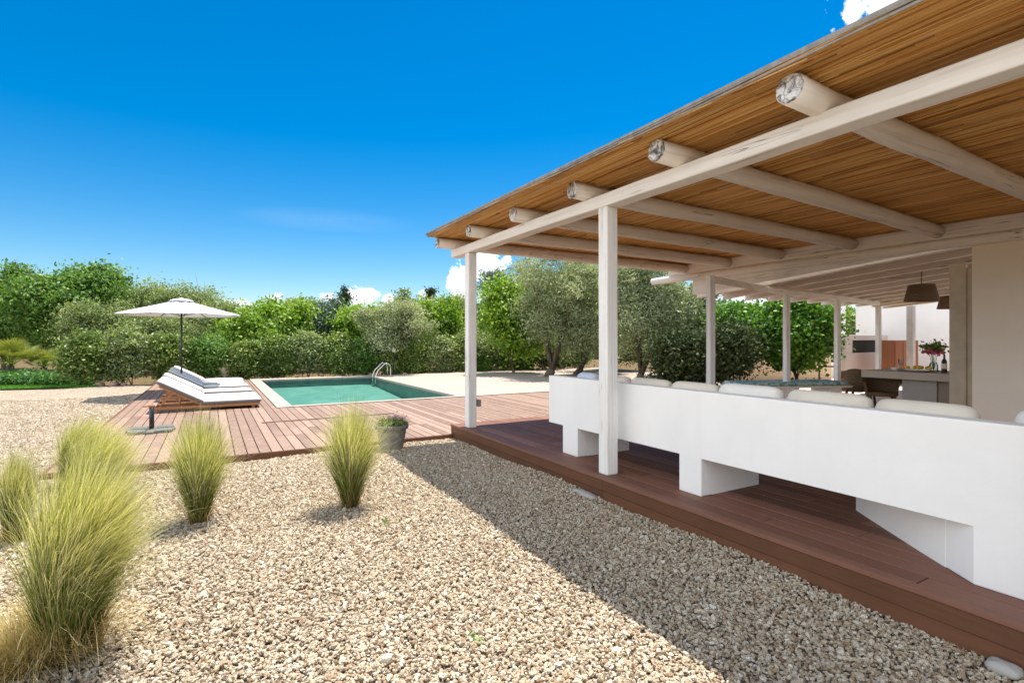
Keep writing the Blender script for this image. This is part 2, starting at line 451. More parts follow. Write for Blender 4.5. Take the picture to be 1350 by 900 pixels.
def water_mat():
    t = NT('pool_water'); v = t.coords()
    tr = t.new('ShaderNodeBsdfTransparent'); tr.inputs[0].default_value = (0.84, 0.95, 0.92, 1)
    gl = t.new('ShaderNodeBsdfGlossy'); gl.inputs['Roughness'].default_value = 0.06; gl.inputs['Color'].default_value = (0.8, 0.95, 0.92, 1)
    bp = t.new('ShaderNodeBump'); bp.inputs['Strength'].default_value = 0.5; bp.inputs['Distance'].default_value = 0.03
    t.link(t.noise(t.coords((1, 2.2, 1)), 3.2, 4, 0.6, 0.8), bp.inputs['Height']); t.link(bp.outputs[0], gl.inputs['Normal'])
    fr = t.new('ShaderNodeFresnel'); fr.inputs[0].default_value = 1.33
    f = t.math('MINIMUM', t.math('MULTIPLY', fr.outputs[0], 0.45), 0.16)
    mx = t.new('ShaderNodeMixShader'); t.link(f, mx.inputs[0]); t.link(tr.outputs[0], mx.inputs[1]); t.link(gl.outputs[0], mx.inputs[2])
    t.link(mx.outputs[0], t.out.inputs['Surface']); return t.m
WATER = water_mat()
def basin_mat():
    t = NT('pool_lining'); v = t.coords()
    n = t.noise(v, 1.6, 5, 0.6, 0.6)
    vo = t.new('ShaderNodeTexVoronoi', feature='SMOOTH_F1'); vo.inputs['Scale'].default_value = 3.0; t.link(v, vo.inputs['Vector'])
    c = t.ramp(n, [(0.3, (0.07, 0.20, 0.17)), (0.55, (0.105, 0.25, 0.215)), (0.8, (0.17, 0.32, 0.28))])
    t.base(c, 0.7, 0.2); return t.m
BASIN = basin_mat()

# ------------------------------------------------------------------ sky + sun
SUNV = Vector((0.84, 0.55, 3.1)).normalized()
w = bpy.data.worlds.new('World'); scn.world = w; w.use_nodes = True
wn = w.node_tree.nodes; wl = w.node_tree.links; bg = wn['Background']
sky = wn.new('ShaderNodeTexSky'); sky.sky_type = 'NISHITA'; sky.sun_disc = False
sky.sun_elevation = math.asin(SUNV.z); sky.sun_rotation = math.atan2(SUNV.x, SUNV.y)
sky.air_density = 1.0; sky.dust_density = 0.3; sky.ozone_density = 3.0; sky.altitude = 50
hs = wn.new('ShaderNodeHueSaturation'); hs.inputs['Saturation'].default_value = 1.54; hs.inputs['Value'].default_value = 0.64; hs.inputs['Hue'].default_value = 0.497
wl.new(sky.outputs[0], hs.inputs['Color'])
tc = wn.new('ShaderNodeTexCoord')
cloud_val = None
def wmath(op, a, b=None, clamp=False):
    x = wn.new('ShaderNodeMath'); x.operation = op; x.use_clamp = clamp
    for i, val in enumerate((a, b)):
        if val is None: continue
        if hasattr(val, 'links'): wl.new(val, x.inputs[i])
        else: x.inputs[i].default_value = val
    return x.outputs[0]
nz = wn.new('ShaderNodeTexNoise'); nz.inputs['Scale'].default_value = 34; nz.inputs['Detail'].default_value = 7; nz.inputs['Roughness'].default_value = 0.58
wl.new(tc.outputs['Generated'], nz.inputs['Vector'])
nz2 = wn.new('ShaderNodeTexNoise'); nz2.inputs['Scale'].default_value = 90; nz2.inputs['Detail'].default_value = 5
wl.new(tc.outputs['Generated'], nz2.inputs['Vector'])
# cumulus clouds, each a noisy patch of sky round a direction: (u, v, angular half width, half height, density)
for (cu, cv, ax, az, dens) in ((1185, -12, 0.060, 0.060, 1.0), (1240, -20, 0.05, 0.06, 1.0), (612, 372, 0.036, 0.05, 1.0), (640, 350, 0.05, 0.035, 1.0), (660, 385, 0.05, 0.04, 1.0), (480, 390, 0.030, 0.020, 1.0),
                               (515, 396, 0.02, 0.012, 0.9), (432, 391, 0.016, 0.010, 0.9), (362, 392, 0.016, 0.010, 0.8), (318, 404, 0.030, 0.012, 0.7), (1000, 395, 0.16, 0.06, 0.9), (560, 388, 0.018, 0.010, 0.6)):
    d = ray(cu, cv).normalized()
    az_v = Vector((d.y, -d.x, 0)).normalized(); up_v = az_v.cross(d).normalized()
    def dot(vec):
        x = wn.new('ShaderNodeVectorMath'); x.operation = 'DOT_PRODUCT'; wl.new(tc.outputs['Generated'], x.inputs[0]); x.inputs[1].default_value = vec; return x.outputs['Value']
    a = wmath('DIVIDE', dot(az_v), ax); b = wmath('DIVIDE', wmath('SUBTRACT', dot(up_v), 0.0), az)
    rr = wmath('SQRT', wmath('ADD', wmath('MULTIPLY', a, a), wmath('MULTIPLY', b, b)))
    front = wmath('GREATER_THAN', dot(d), 0.0)
    m = wmath('SUBTRACT', wmath('ADD', 1.0, wmath('MULTIPLY', wmath('SUBTRACT', nz.outputs['Fac'], 0.5), 3.2)), rr)
    m = wmath('MULTIPLY', wmath('MULTIPLY', wmath('MULTIPLY', m, 4.0, True), front), dens)
    cloud_val = m if cloud_val is None else wmath('MAXIMUM', cloud_val, m)
# one faint veil of high cloud
d = ray(430, 290).normalized(); az_v = Vector((d.y, -d.x, 0)).normalized(); up_v = az_v.cross(d).normalized()
mp = wn.new('ShaderNodeMapping'); mp.inputs['Scale'].default_value = (2, 2, 16); wl.new(tc.outputs['Generated'], mp.inputs[0])
nz3 = wn.new('ShaderNodeTexNoise'); nz3.inputs['Scale'].default_value = 3; nz3.inputs['Detail'].default_value = 6; wl.new(mp.outputs[0], nz3.inputs['Vector'])
a = wmath('DIVIDE', dot(az_v), 0.16); b = wmath('DIVIDE', dot(up_v), 0.022)
rr = wmath('SQRT', wmath('ADD', wmath('MULTIPLY', a, a), wmath('MULTIPLY', b, b)))
veil = wmath('MULTIPLY', wmath('MULTIPLY', wmath('SUBTRACT', 1.0, rr, True), nz3.outputs['Fac']), 0.13)
cloud_val = wmath('MAXIMUM', cloud_val, wmath('MULTIPLY', veil, wmath('GREATER_THAN', dot(d), 0.0)))
# added cloud field out of view in the western and southern sky, as fill light
d = Vector((-0.93, -0.36, 0)).normalized()
side_ = wmath('ADD', dot(d), wmath('MULTIPLY', wmath('SUBTRACT', nz3.outputs['Fac'], 0.5), 0.8))
low = wmath('MULTIPLY', wmath('SUBTRACT', dot(Vector((0, 0, 1))), 0.03), 14.0, True)
cloud_val = wmath('MAXIMUM', cloud_val, wmath('MULTIPLY', wmath('MULTIPLY', wmath('SUBTRACT', side_, 0.12), 4.0, True), low))
cr = wn.new('ShaderNodeValToRGB'); cr.color_ramp.elements[0].position = 0.35; cr.color_ramp.elements[0].color = (0.76, 0.82, 0.92, 1)
cr.color_ramp.elements[1].position = 0.6; cr.color_ramp.elements[1].color = (0.88, 0.93, 0.98, 1)
wl.new(nz2.outputs['Fac'], cr.inputs[0])
SKY_STRENGTH = 0.085
vm = wn.new('ShaderNodeVectorMath'); vm.operation = 'SCALE'; wl.new(cr.outputs[0], vm.inputs[0])
# the added cloud is brightened low in the west, to light the walls
west = wmath('MULTIPLY', dot(Vector((-0.93, -0.36, 0)).normalized()), 3.0, True)
lowb = wmath('SUBTRACT', 0.9, wmath('MULTIPLY', dot(Vector((0, 0, 1))), 1.35))
wl.new(wmath('MULTIPLY', wmath('ADD', 1.0, wmath('MULTIPLY', west, lowb)), 0.56 / SKY_STRENGTH), vm.inputs['Scale'])
mixw = wn.new('ShaderNodeMix'); mixw.data_type = 'RGBA'
wl.new(cloud_val, mixw.inputs['Factor']); wl.new(hs.outputs[0], mixw.inputs[6]); wl.new(vm.outputs[0], mixw.inputs[7])
wl.new(mixw.outputs[2], bg.inputs['Color']); bg.inputs['Strength'].default_value = SKY_STRENGTH

sd = bpy.data.lights.new('sun', 'SUN'); sd.energy = 3.3; sd.angle = R(0.53); sd.color = (1.0, 0.93, 0.83)
so = bpy.data.objects.new('sun', sd); col.objects.link(so)
so.rotation_euler = (-SUNV).to_track_quat('-Z', 'Y').to_euler(); so.location = (0, 0, 20)

scn.view_settings.view_transform = 'Standard'; scn.view_settings.look = 'None'
scn.view_settings.exposure = 1.5; scn.view_settings.gamma = 1.0
scn.cycles.max_bounces = 12; scn.cycles.diffuse_bounces = 8; scn.cycles.transparent_max_bounces = 12
scn.cycles.caustics_reflective = False; scn.cycles.caustics_refractive = False
scn.cycles.sample_clamp_indirect = 12

# ------------------------------------------------------------------ ground
soil = MB()
for (x0, x1, y0, y1) in ((-400, 1.45, -400, 600), (5.47, 400, -400, 600), (1.45, 5.47, -400, 12.1), (1.45, 5.47, 20.4, 600)):
    soil.add([(x0, y0, -0.08), (x1, y0, -0.08), (x1, y1, -0.08), (x0, y1, -0.08)], [(0, 1, 2, 3)])
tag(soil.build('ground', soil_mat()), kind='structure')
GRAVEL = gravel_ground()
gb = MB()
# gravel court as one sheet with a gentle unevenness, stopping at the decks
def zg(x, y): return 0.012 * math.sin(x * 1.7 + 0.6 * y) + 0.010 * math.sin(y * 2.3 - x) 
nx, ny = 90, 150
xs = np.linspace(-14, 3.6, nx); ys = np.linspace(-7, 21.6, ny)
vs = []; fs = []
for j in range(ny):
    for i in range(nx): vs.append((xs[i], ys[j], zg(xs[i], ys[j]) - 0.012))
for j in range(ny - 1):
    for i in range(nx - 1):
        cx, cy = (xs[i] + xs[i + 1]) / 2, (ys[j] + ys[j + 1]) / 2
        if cx > 0.9 and cy > 7.8: continue
        fs.append((j * nx + i, j * nx + i + 1, (j + 1) * nx + i + 1, (j + 1) * nx + i))
gb.add(vs, fs, 0.5, True)
tag(gb.build('gravel_court', GRAVEL), kind='structure')

# real stones over the part of the court near the viewer
rng = np.random.default_rng(3)
def on_court(x, y):
    m = (x < 3.235) & ~((x > -1.56) & (y > 7.40))
    return m
def scatter(x0, x1, y0, y1, dens):
    n = int((x1 - x0) * (y1 - y0) * dens)
    return rng.uniform(x0, x1, n), rng.uniform(y0, y1, n)
PX, PY = [], []
x, y = scatter(-9.5, 3.4, -0.8, 17.5, 4800)
D = x * SY + y * CY; S = x * CY - y * SY
keep = on_court(x, y) & (D > 1.3) & (S < D * 1.08 + 0.8) & (S > -D * 1.08 - 3.6)
p_keep = np.clip(1.22 - 0.10 * np.maximum(D - 4, 0), 0.0, 1) + 0.06 * (D < 15)
keep &= rng.random(len(x)) < p_keep
x, y, D = x[keep], y[keep], D[keep]
zz = 0.012 * np.sin(x * 1.7 + 0.6 * y) + 0.010 * np.sin(y * 2.3 - x) + rng.uniform(-0.006, 0.012, len(x))
# a little gravel banked against the deck edge and a few stones spilled lower
zz = zz + 0.02 * np.exp(-np.maximum(3.2 - x, 0) * 5) * (0.5 + 0.5 * np.sin(y * 3.1))
pm = bpy.data.meshes.new('gravel')
pm.vertices.add(len(x)); pm.vertices.foreach_set('co', np.stack([x, y, zz], 1).astype(np.float32).ravel())
att = pm.attributes.new('size', 'FLOAT', 'POINT'); att.data.foreach_set('value', (rng.lognormal(0, 0.28, len(x)) * (0.0081 + 0.00043 * np.maximum(D - 4, 0))).astype(np.float32))
att = pm.attributes.new('rot', 'FLOAT_VECTOR', 'POINT'); rr_ = np.stack([rng.normal(0, 0.5, len(x)), rng.normal(0, 0.5, len(x)), rng.uniform(0, 6.28, len(x))], 1)
att.data.foreach_set('vector', rr_.astype(np.float32).ravel())
go = bpy.data.objects.new('gravel', pm); col.objects.link(go)
tag(go, kind='stuff', label='pale crushed limestone gravel covering the court', cat='gravel')
SM = stone_mat()
ng = bpy.data.node_groups.new('stones', 'GeometryNodeTree')
ng.interface.new_socket('Geometry', in_out='INPUT', socket_type='NodeSocketGeometry'); ng.interface.new_socket('Geometry', in_out='OUTPUT', socket_type='NodeSocketGeometry')
gi = ng.nodes.new('NodeGroupInput'); gout = ng.nodes.new('NodeGroupOutput')
g2i = ng.nodes.new('GeometryNodeGeometryToInstance')
for k in range(9):
    ic = ng.nodes.new('GeometryNodeMeshIcoSphere'); ic.inputs['Radius'].default_value = 1.0; ic.inputs['Subdivisions'].default_value = 2
    nt = ng.nodes.new('ShaderNodeTexNoise'); nt.noise_dimensions = '4D'; nt.inputs['W'].default_value = k * 7.3; nt.inputs['Scale'].default_value = 0.85; nt.inputs['Detail'].default_value = 1.5
    sub = ng.nodes.new('ShaderNodeVectorMath'); sub.operation = 'SUBTRACT'; sub.inputs[1].default_value = (0.5, 0.5, 0.5)
    sc_ = ng.nodes.new('ShaderNodeVectorMath'); sc_.operation = 'SCALE'; sc_.inputs['Scale'].default_value = 2.0
    ng.links.new(nt.outputs['Color'], sub.inputs[0]); ng.links.new(sub.outputs[0], sc_.inputs[0])
    sp = ng.nodes.new('GeometryNodeSetPosition'); ng.links.new(ic.outputs['Mesh'], sp.inputs['Geometry']); ng.links.new(sc_.outputs[0], sp.inputs['Offset'])
    tf = ng.nodes.new('GeometryNodeTransform'); tf.inputs['Scale'].default_value = (1.25 + 0.08 * (k % 3), 0.9 - 0.05 * (k % 4), 0.58 + 0.05 * (k % 3))
    ng.links.new(sp.outputs[0], tf.inputs['Geometry']); ng.links.new(tf.outputs[0], g2i.inputs[0])
iop = ng.nodes.new('GeometryNodeInstanceOnPoints')
ng.links.new(gi.outputs[0], iop.inputs['Points']); ng.links.new(g2i.outputs[0], iop.inputs['Instance']); iop.inputs['Pick Instance'].default_value = True
na = ng.nodes.new('GeometryNodeInputNamedAttribute'); na.data_type = 'FLOAT'; na.inputs[0].default_value = 'size'
nr = ng.nodes.new('GeometryNodeInputNamedAttribute'); nr.data_type = 'FLOAT_VECTOR'; nr.inputs[0].default_value = 'rot'
ng.links.new(na.outputs['Attribute'], iop.inputs['Scale'])
e2r = ng.nodes.new('FunctionNodeEulerToRotation'); ng.links.new(nr.outputs['Attribute'], e2r.inputs[0]); ng.links.new(e2r.outputs[0], iop.inputs['Rotation'])
smn = ng.nodes.new('GeometryNodeSetMaterial'); smn.inputs['Material'].default_value = SM
ng.links.new(iop.outputs[0], smn.inputs['Geometry']); ng.links.new(smn.outputs[0], gout.inputs[0])
md = go.modifiers.new('stones', 'NODES'); md.node_group = ng
pm.materials.append(SM)

# ------------------------------------------------------------------ decks, paving, pool
def planks(mb, x0, x1, y0, y1, z, w, gap=0.007, th=0.028, splits=None, wob=0.0):
    x = x0
    while x < x1 - 0.02:
        xe = min(x + w - gap, x1)
        cuts = [y0]
        if splits: cuts += [s for s in splits(x) if y0 < s < y1]
        else:
            s_ = y0 + random.uniform(1.2, 3.5)
            while s_ < y1 - 0.8: cuts.append(s_); s_ += random.choice((2.4, 3.0, 3.6))
        cuts.append(y1)
        for a, b in zip(cuts[:-1], cuts[1:]):
            zz = z + random.uniform(-wob, wob)
            mb.box(x, xe, a + 0.003, b - 0.003, zz - th, zz, random.random())
        x += w
PZ = 0.23
dk = MB(); planks(dk, 3.262, 8.08, -3.0, 7.43, PZ, 0.146, wob=0.0012)
dk.box(3.19, 3.258, -3.0, 7.44, PZ - 0.028, PZ + 0.001, 0.55)
tag(dk.build('porch_deck', DECK_NEW, bevel=0.0025, segs=1), kind='structure')
fa = MB()
for k, y0 in enumerate(np.arange(-3.2, 7.4, 3.53)):
    y1 = min(y0 + 3.527, 7.44)
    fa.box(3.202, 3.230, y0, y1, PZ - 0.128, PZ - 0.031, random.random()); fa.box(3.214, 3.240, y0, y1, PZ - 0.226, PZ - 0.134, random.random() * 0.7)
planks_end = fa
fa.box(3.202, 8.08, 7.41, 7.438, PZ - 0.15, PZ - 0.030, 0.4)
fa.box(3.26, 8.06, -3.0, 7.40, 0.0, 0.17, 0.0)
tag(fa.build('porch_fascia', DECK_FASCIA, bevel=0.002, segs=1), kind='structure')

DZ = 0.08
pd = MB()
def hatch(x):
    return [8.55, 9.2, 10.0] if 0.74 < x < 3.1 else [random.choice((8.6, 9.7, 10.4))] if random.random() < 0.3 else []
planks(pd, -1.55, 14.0, 7.42, 12.0, DZ, 0.14, gap=0.012, splits=hatch, wob=0.002)
planks(pd, -1.55, 1.19, 12.01, 21.2, DZ, 0.14, gap=0.012, wob=0.002)
pd.box(0.76, 3.1, 9.985, 10.012, DZ - 0.02, DZ + 0.016, 0.1)
tag(pd.build('pool_deck', DECK_OLD, bevel=0.002, segs=1), kind='structure')
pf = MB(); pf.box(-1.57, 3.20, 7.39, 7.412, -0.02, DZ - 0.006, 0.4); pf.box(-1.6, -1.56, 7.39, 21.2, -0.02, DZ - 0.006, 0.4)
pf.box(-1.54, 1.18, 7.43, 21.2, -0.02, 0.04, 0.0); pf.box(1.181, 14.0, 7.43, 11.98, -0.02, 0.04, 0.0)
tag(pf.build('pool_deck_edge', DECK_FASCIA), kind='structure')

PX0, PX1, PY0, PY1, CZ = 1.5, 5.42, 12.16, 20.35, 0.10
pool = empty('swimming_pool', ((PX0 + PX1) / 2, (PY0 + PY1) / 2, 0), 'rectangular green swimming pool with a pale stone coping beyond the faded deck', 'pool')
ba = MB()
zn, zf = -0.52, -0.20
ba.add([(PX0, PY0, zn), (PX1, PY0, zn), (PX1, PY1, zf), (PX0, PY1, zf), (PX0, PY0, CZ - 0.005), (PX1, PY0, CZ - 0.005), (PX1, PY1, CZ - 0.005), (PX0, PY1, CZ - 0.005)],
       [(0, 1, 2, 3), (0, 4, 5, 1), (1, 5, 6, 2), (2, 6, 7, 3), (3, 7, 4, 0)])
ba.build('basin', BASIN, pool)
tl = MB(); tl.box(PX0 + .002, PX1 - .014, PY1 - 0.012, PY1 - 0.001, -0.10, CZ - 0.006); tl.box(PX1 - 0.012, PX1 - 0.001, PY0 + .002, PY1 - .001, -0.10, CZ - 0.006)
tl.build('shade_band', simple('grey_teal_shade', (0.07, 0.115, 0.11), 0.35, 0.5, 0, 0.35, 5), pool)  # dark strips painting the shade on the far and right pool walls
cp = MB()
def slabs(mb, x0, x1, y0, y1, sx, sy, z0, z1):
    x = x0
    while x < x1 - 0.01:
        y = y0
        while y < y1 - 0.01:
            mb.box(x + 0.002, min(x + sx, x1) - 0.002, y + 0.002, min(y + sy, y1) - 0.002, z0, z1, random.random())
            y += sy
        x += sx
slabs(cp, 1.20, PX0 + 0.02, 12.01, 21.0, 0.321, 0.6, 0.03, CZ)
slabs(cp, PX0 + 0.021, PX1 + 0.3, 12.01, PY0 + 0.02, 0.6, 0.2, 0.03, CZ)
slabs(cp, PX0 + 0.021, PX1 + 0.3, PY1 - 0.02, 21.0, 0.6, 0.7, 0.03, CZ)
cp.build('coping', COPING, pool, bevel=0.006)
wt = MB(); wt.add([(PX0, PY0, CZ - 0.055), (PX1, PY0, CZ - 0.055), (PX1, PY1, CZ - 0.055), (PX0, PY1, CZ - 0.055)], [(0, 1, 2, 3)])
tag(wt.build('water', WATER), kind='structure')
pv = MB(); slabs(pv, PX1 - 0.02, 5.73, PY0 + 0.021, PY1 - 0.021, 0.31, 0.6, 0.03, CZ); slabs(pv, 5.731, 17, 12.01, 20.9, 0.6, 0.6, 0.03, CZ - 0.002)
PAV = plaster('cream_paving', (0.41, 0.345, 0.29), 0.14, 0.2, 3)
tag(pv.build('paving', PAV, bevel=0.003, segs=1), kind='structure')
tf_ = MB(); tf_.box(8.40, 40, -10, 7.43, 0, PZ - 0.01); tf_.box(14.02, 40, 7.44, 12.0, -0.02, 0.07)
tag(tf_.build('terrace_floor', plaster('terrace_floor', (0.64, 0.55, 0.47), 0.12)), kind='structure')

# ------------------------------------------------------------------ pergola
perg = empty('pergola', (3.34, 3.9, PZ), 'white timber pergola with round log rafters and a cane mat roof over the brown deck', 'pergola')
for (px, py) in ((3.335, 7.02), (3.335, 3.93), (3.335, 0.72), (3.335, -2.4)):
    pb = MB(); pb.beam((px, py, PZ), (px, py, 2.80), 0.134, 0.134, up=(0, 1, 0), seg=9, wob=0.0025)
    pb.build('post', WZ, perg, bevel=0.012)
bm_ = MB(); bm_.beam((3.335, -3.4, 2.862), (3.335, 7.56, 2.862), 0.17, 0.125, seg=24, wob=0.004)
bm_.build('front_beam', WY, perg, bevel=0.014)
raf = [((1042, 117), (1349, 263.4), 6.6), ((866, 198.5), (1237, 301), 8.05), ((755, 250.5), (1123, 321), 8.05), ((677, 282), (1030, 334), 8.05), ((618, 304), (960, 345), 8.05), ((577, 320), (904, 353.5), 8.05)]
rl = []
for (a, b, xx) in raf:
    A = atz(a[0], a[1], 3.008); B = atx(b[0], b[1], xx)
    if xx < 8: B = A + (B - A) * ((8.05 - A.x) / (B.x - A.x))
    B.z = 2.905
    rl.append((A, B))
for y in (0.72, -0.45, -1.6, -2.75): rl.append((Vector((2.97, y, 3.008)), Vector((8.05, y + 0.15, 2.905))))
for i, (A, B) in enumerate(rl):
    m = MB(); n = 14
    pts = [A.lerp(B, t / n) + Vector((0, random.uniform(-.008, .008), random.uniform(-.006, .006))) for t in range(n + 1)]
    m.tube(pts, [0.086 + random.uniform(-0.004, 0.004) for _ in pts], n=22, lump=0.012, cap=True)
    r_ = m.build('rafter', WX, perg)
    # weathered sawn end
    e = MB(); d = (A - B).normalized(); s_ = d.cross(Vector((0, 0, 1))).normalized(); u_ = s_.cross(d)
    ring0 = []; vs_ = []; N = 22
    for rad, off in ((0.084, 0.0), (0.080, 0.012), (0.045, 0.010), (0.0, 0.004)):
        for k in range(N):
            th = 2 * math.pi * k / N; rr2 = rad * (1 + random.uniform(-0.04, 0.04)); o2 = off + random.uniform(-0.005, 0.005)
            vs_.append(A + d * (o2 + 0.002) + s_ * (math.cos(th) * rr2) + u_ * (math.sin(th) * rr2))
    fs_ = []
    for j in range(3):
        for k in range(N): fs_.append((j * N + k, j * N + (k + 1) % N, (j + 1) * N + (k + 1) % N, (j + 1) * N + k))
    e.add(vs_, fs_); e.build('log_end', LOGEND, r_)
# wall plates
pl = MB(); pl.beam((8.10, -3.4, 2.893), (8.10, 7.62, 2.893), 0.12, 0.18, seg=12, wob=0.003); pl.build('wall_plate', WY, perg, bevel=0.01)
pl = MB(); pts = [(8.09, -3.4 + (8.1 + 3.4) * t / 16, 2.742 + random.uniform(-.004, .004)) for t in range(17)]
pl.tube(pts, 0.068, n=16, lump=0.02); pl.build('log_plate', WY, perg)
# cane mat: every reed is a thin round cane running along the eave
def zroof(x): return 3.098 - (x - 2.87) * 0.0195
cane = MB(); x = 2.875; row = 0
while x < 8.2:
    y = -3.6 + random.uniform(-0.1, 0.1); r0 = random.uniform(0.0055, 0.0085)
    while y < 7.5:
        L = random.uniform(1.2, 3.2); y1 = min(y + L, 7.56 + random.uniform(-0.03, 0.03))
        dz = random.uniform(-0.005, 0.004) - (0.006 if random.random() < 0.06 else 0); tt = min(1, max(0, random.gauss(0.56, 0.30)))
        dx = random.uniform(-0.003, 0.003)
        rr3 = r0 * random.uniform(0.85, 1.1)
        cane.tube([(x + dx, y, zroof(x) + dz), (x - dx, (y + y1) / 2, zroof(x) + dz + random.uniform(-.002, .001)), (x + dx * .5, y1, zroof(x) + dz)], rr3, n=6, tint=tt, cap=True)
        y = y1 + 0.002
    x += r0 * 1.75; row += 1
for k in range(130):   # loose canes hanging at the eave
    xx = 2.86 + random.uniform(-0.01, 0.05); y = random.uniform(-3.5, 7.3); L = random.uniform(0.3, 1.2)
    cane.tube([(xx, y, zroof(xx) + random.uniform(-0.02, 0.03)), (xx + random.uniform(-.01, .01), min(7.55, y + L), zroof(xx) + random.uniform(-0.02, 0.03))], 0.005, n=5, tint=random.random())
cane.build('cane_mat', REED, perg)
sh = MB(); sh.beam((2.85, 2.0, 3.140), (8.30, 2.0, 3.030), 11.24, 0.02, up=(0, 0, 1)); sh.build('roof_sheet', SHEET, perg)
eb = MB()
for k in range(4):
    eb.tube([(2.853 + 0.012 * (k % 2), -3.6 + 11.18 * t / 20, 3.098 + 0.011 * k + random.uniform(-.003, .003)) for t in range(21)], 0.0075, n=6, tint=0.4)
eb.build('eave_lath', SHEET, perg)
sb = MB(); p_ = Vector((3.43, 7.03, 0.60)); sb.box(p_.x, p_.x + 0.06, p_.y - 0.05, p_.y + 0.05, 0.53, 0.63)
tag(sb.build('socket_box', BOXM, None, bevel=0.006), 'small grey brown socket box fixed low on the far pergola post', 'socket box')

# ------------------------------------------------------------------ masonry sofa
sofa = empty('masonry_sofa', (3.9, 3.0, PZ), 'long white plastered masonry sofa standing on piers along the brown deck', 'sofa')
WXF = 3.505
prof = [(-2.5, 1.097), (-2.5, PZ), (1.185, PZ), (1.185, 0.54), (2.965, 0.54), (2.965, PZ), (3.20, PZ), (3.20, 0.54), (4.645, 0.54), (4.645, PZ), (4.925, PZ), (4.925, 0.54), (5.21, 0.54), (5.21, 1.097)]
m = MB(); n_ = len(prof); m.add([(WXF, a, b) for a, b in prof] + [(WXF + 0.13, 1.357 if a == 1.185 else a, b) for a, b in prof], [tuple(range(n_)), tuple(range(2 * n_ - 1, n_ - 1, -1))] + [((i + 1) % n_, i, n_ + i, n_ + (i + 1) % n_) for i in range(n_)])
m.build('backrest_wall', WHITE, sofa, bevel=0.009, segs=3)
m = MB(); m.box(WXF + 0.131, 4.38, -2.5, 5.209, 0.54, 0.66); m.build('seat_slab', WHITE, sofa, bevel=0.01)
for (y0, y1) in ((4.645, 4.925), (2.965, 3.20)):
    m = MB(); m.box(WXF + 0.1305, 4.26, y0 + 0.001, y1 - 0.001, PZ, 0.539); m.build('pier', WHITE, sofa)
m = MB(); m.prism([(WXF + 0.1305, -2.5), (4.26, -2.5), (4.26, 2.15), (4.15, 2.017), (3.772, 1.539), (WXF + 0.1305, 1.3575)], PZ, 0.5395); m.build('pier', WHITE, sofa)
sofa['label'] = 'long white plastered masonry sofa standing on piers along the brown deck'
# back cushions leaning on the wall
cush = [(4.93, 4.60, 0.10, F_BLUE, 'pale blue scatter cushion at the far end of the sofa, left of the near post'),
        (4.35, 4.09, 0.075, F_CREAM, 'sliver of cream cushion right behind the near pergola post'),
        (4.04, 3.53, 0.10, F_CREAM, 'cream back cushion first to the right of the near pergola post'),
        (3.49, 2.99, 0.105, F_CREAM, 'cream back cushion showing only a low strip above the white wall, under the thin post'),
        (2.965, 2.42, 0.155, F_WHITE, 'puffy white back cushion below the far end of the teal bench mat'),
        (2.36, 1.80, 0.15, F_CREAM, 'cream back cushion in front of the wicker chairs'),
        (1.765, 1.25, 0.125, F_CREAM, 'long cream back cushion nearest the cream house wall corner'),
        (1.085, 0.70, 0.135, F_WHITE, 'white cushion cut off by the right edge, on top of the sofa wall')]
for i, (y1, y0, h, mt, lab) in enumerate(cush):
    m = MB(); top = 1.098 + h * 0.38
    rot = Matrix.Rotation(R(-80), 3, 'Y')
    m.pillow((3.73, (y0 + y1) / 2, top - 0.22), 0.46, abs(y1 - y0) + 0.02, 0.17, rot=rot, e=0.28, n=36, m=14, lump=0.09, seed=i)
    o = m.build('scatter_cushion' if i == 0 else 'back_cushion', mt)
    tag(o, lab, 'cushion', 'cushions leaning on the white sofa wall' )
for i in range(6):
    m = MB(); y = 4.75 - i * 0.78
    m.pillow((4.10, y, 0.715), 0.60, 0.75, 0.12, e=0.22, n=32, m=10, lump=0.03, seed=30 + i)
    tag(m.build('seat_cushion', F_CREAM), 'flat cream seat cushion lying low behind the white sofa wall', 'cushion', 'seat cushions on the masonry sofa')

# flat stones at the deck foot
for (u, v, sx, sy, lab) in ((792, 646, 0.10, 0.36, 'flat grey concrete slab edge in the gravel under the deck near the middle post'), (1350, 858, 0.10, 0.13, 'rough grey stone block in the bottom right corner below the deck'), (609, 572, 0.13, 0.22, 'small pale stone block under the far corner of the brown deck')):
    p = atz(u, v, 0.03); m = MB()
    m.pillow((min(p.x, 3.15), p.y, 0.025), sx, sy, 0.06, e=0.55, n=16, m=6, lump=0.14, seed=int(u))
    tag(m.build('stone_block', CONC), lab, 'stone block')

# ------------------------------------------------------------------ house
house = empty('house', (8.3, 0, PZ), 'cream plastered house wall at the right edge under the pergola', 'house')
m = MB(); m.box(8.17, 8.42, -4.0, 2.78, 0, 3.05); m.box(8.421, 16, -4.0, -3.7, 0, 3.05); m.build('wall', CREAM, house, bevel=0.01)
m = MB(); m.box(8.44, 8.50, 2.93, 3.11, PZ, 2.51); m.box(8.46, 8.48, 2.79, 2.928, PZ, 2.45); m.build('shutter', simple('shutter_paint', (0.50, 0.42, 0.31), 0.5, 0.4), house, bevel=0.012)

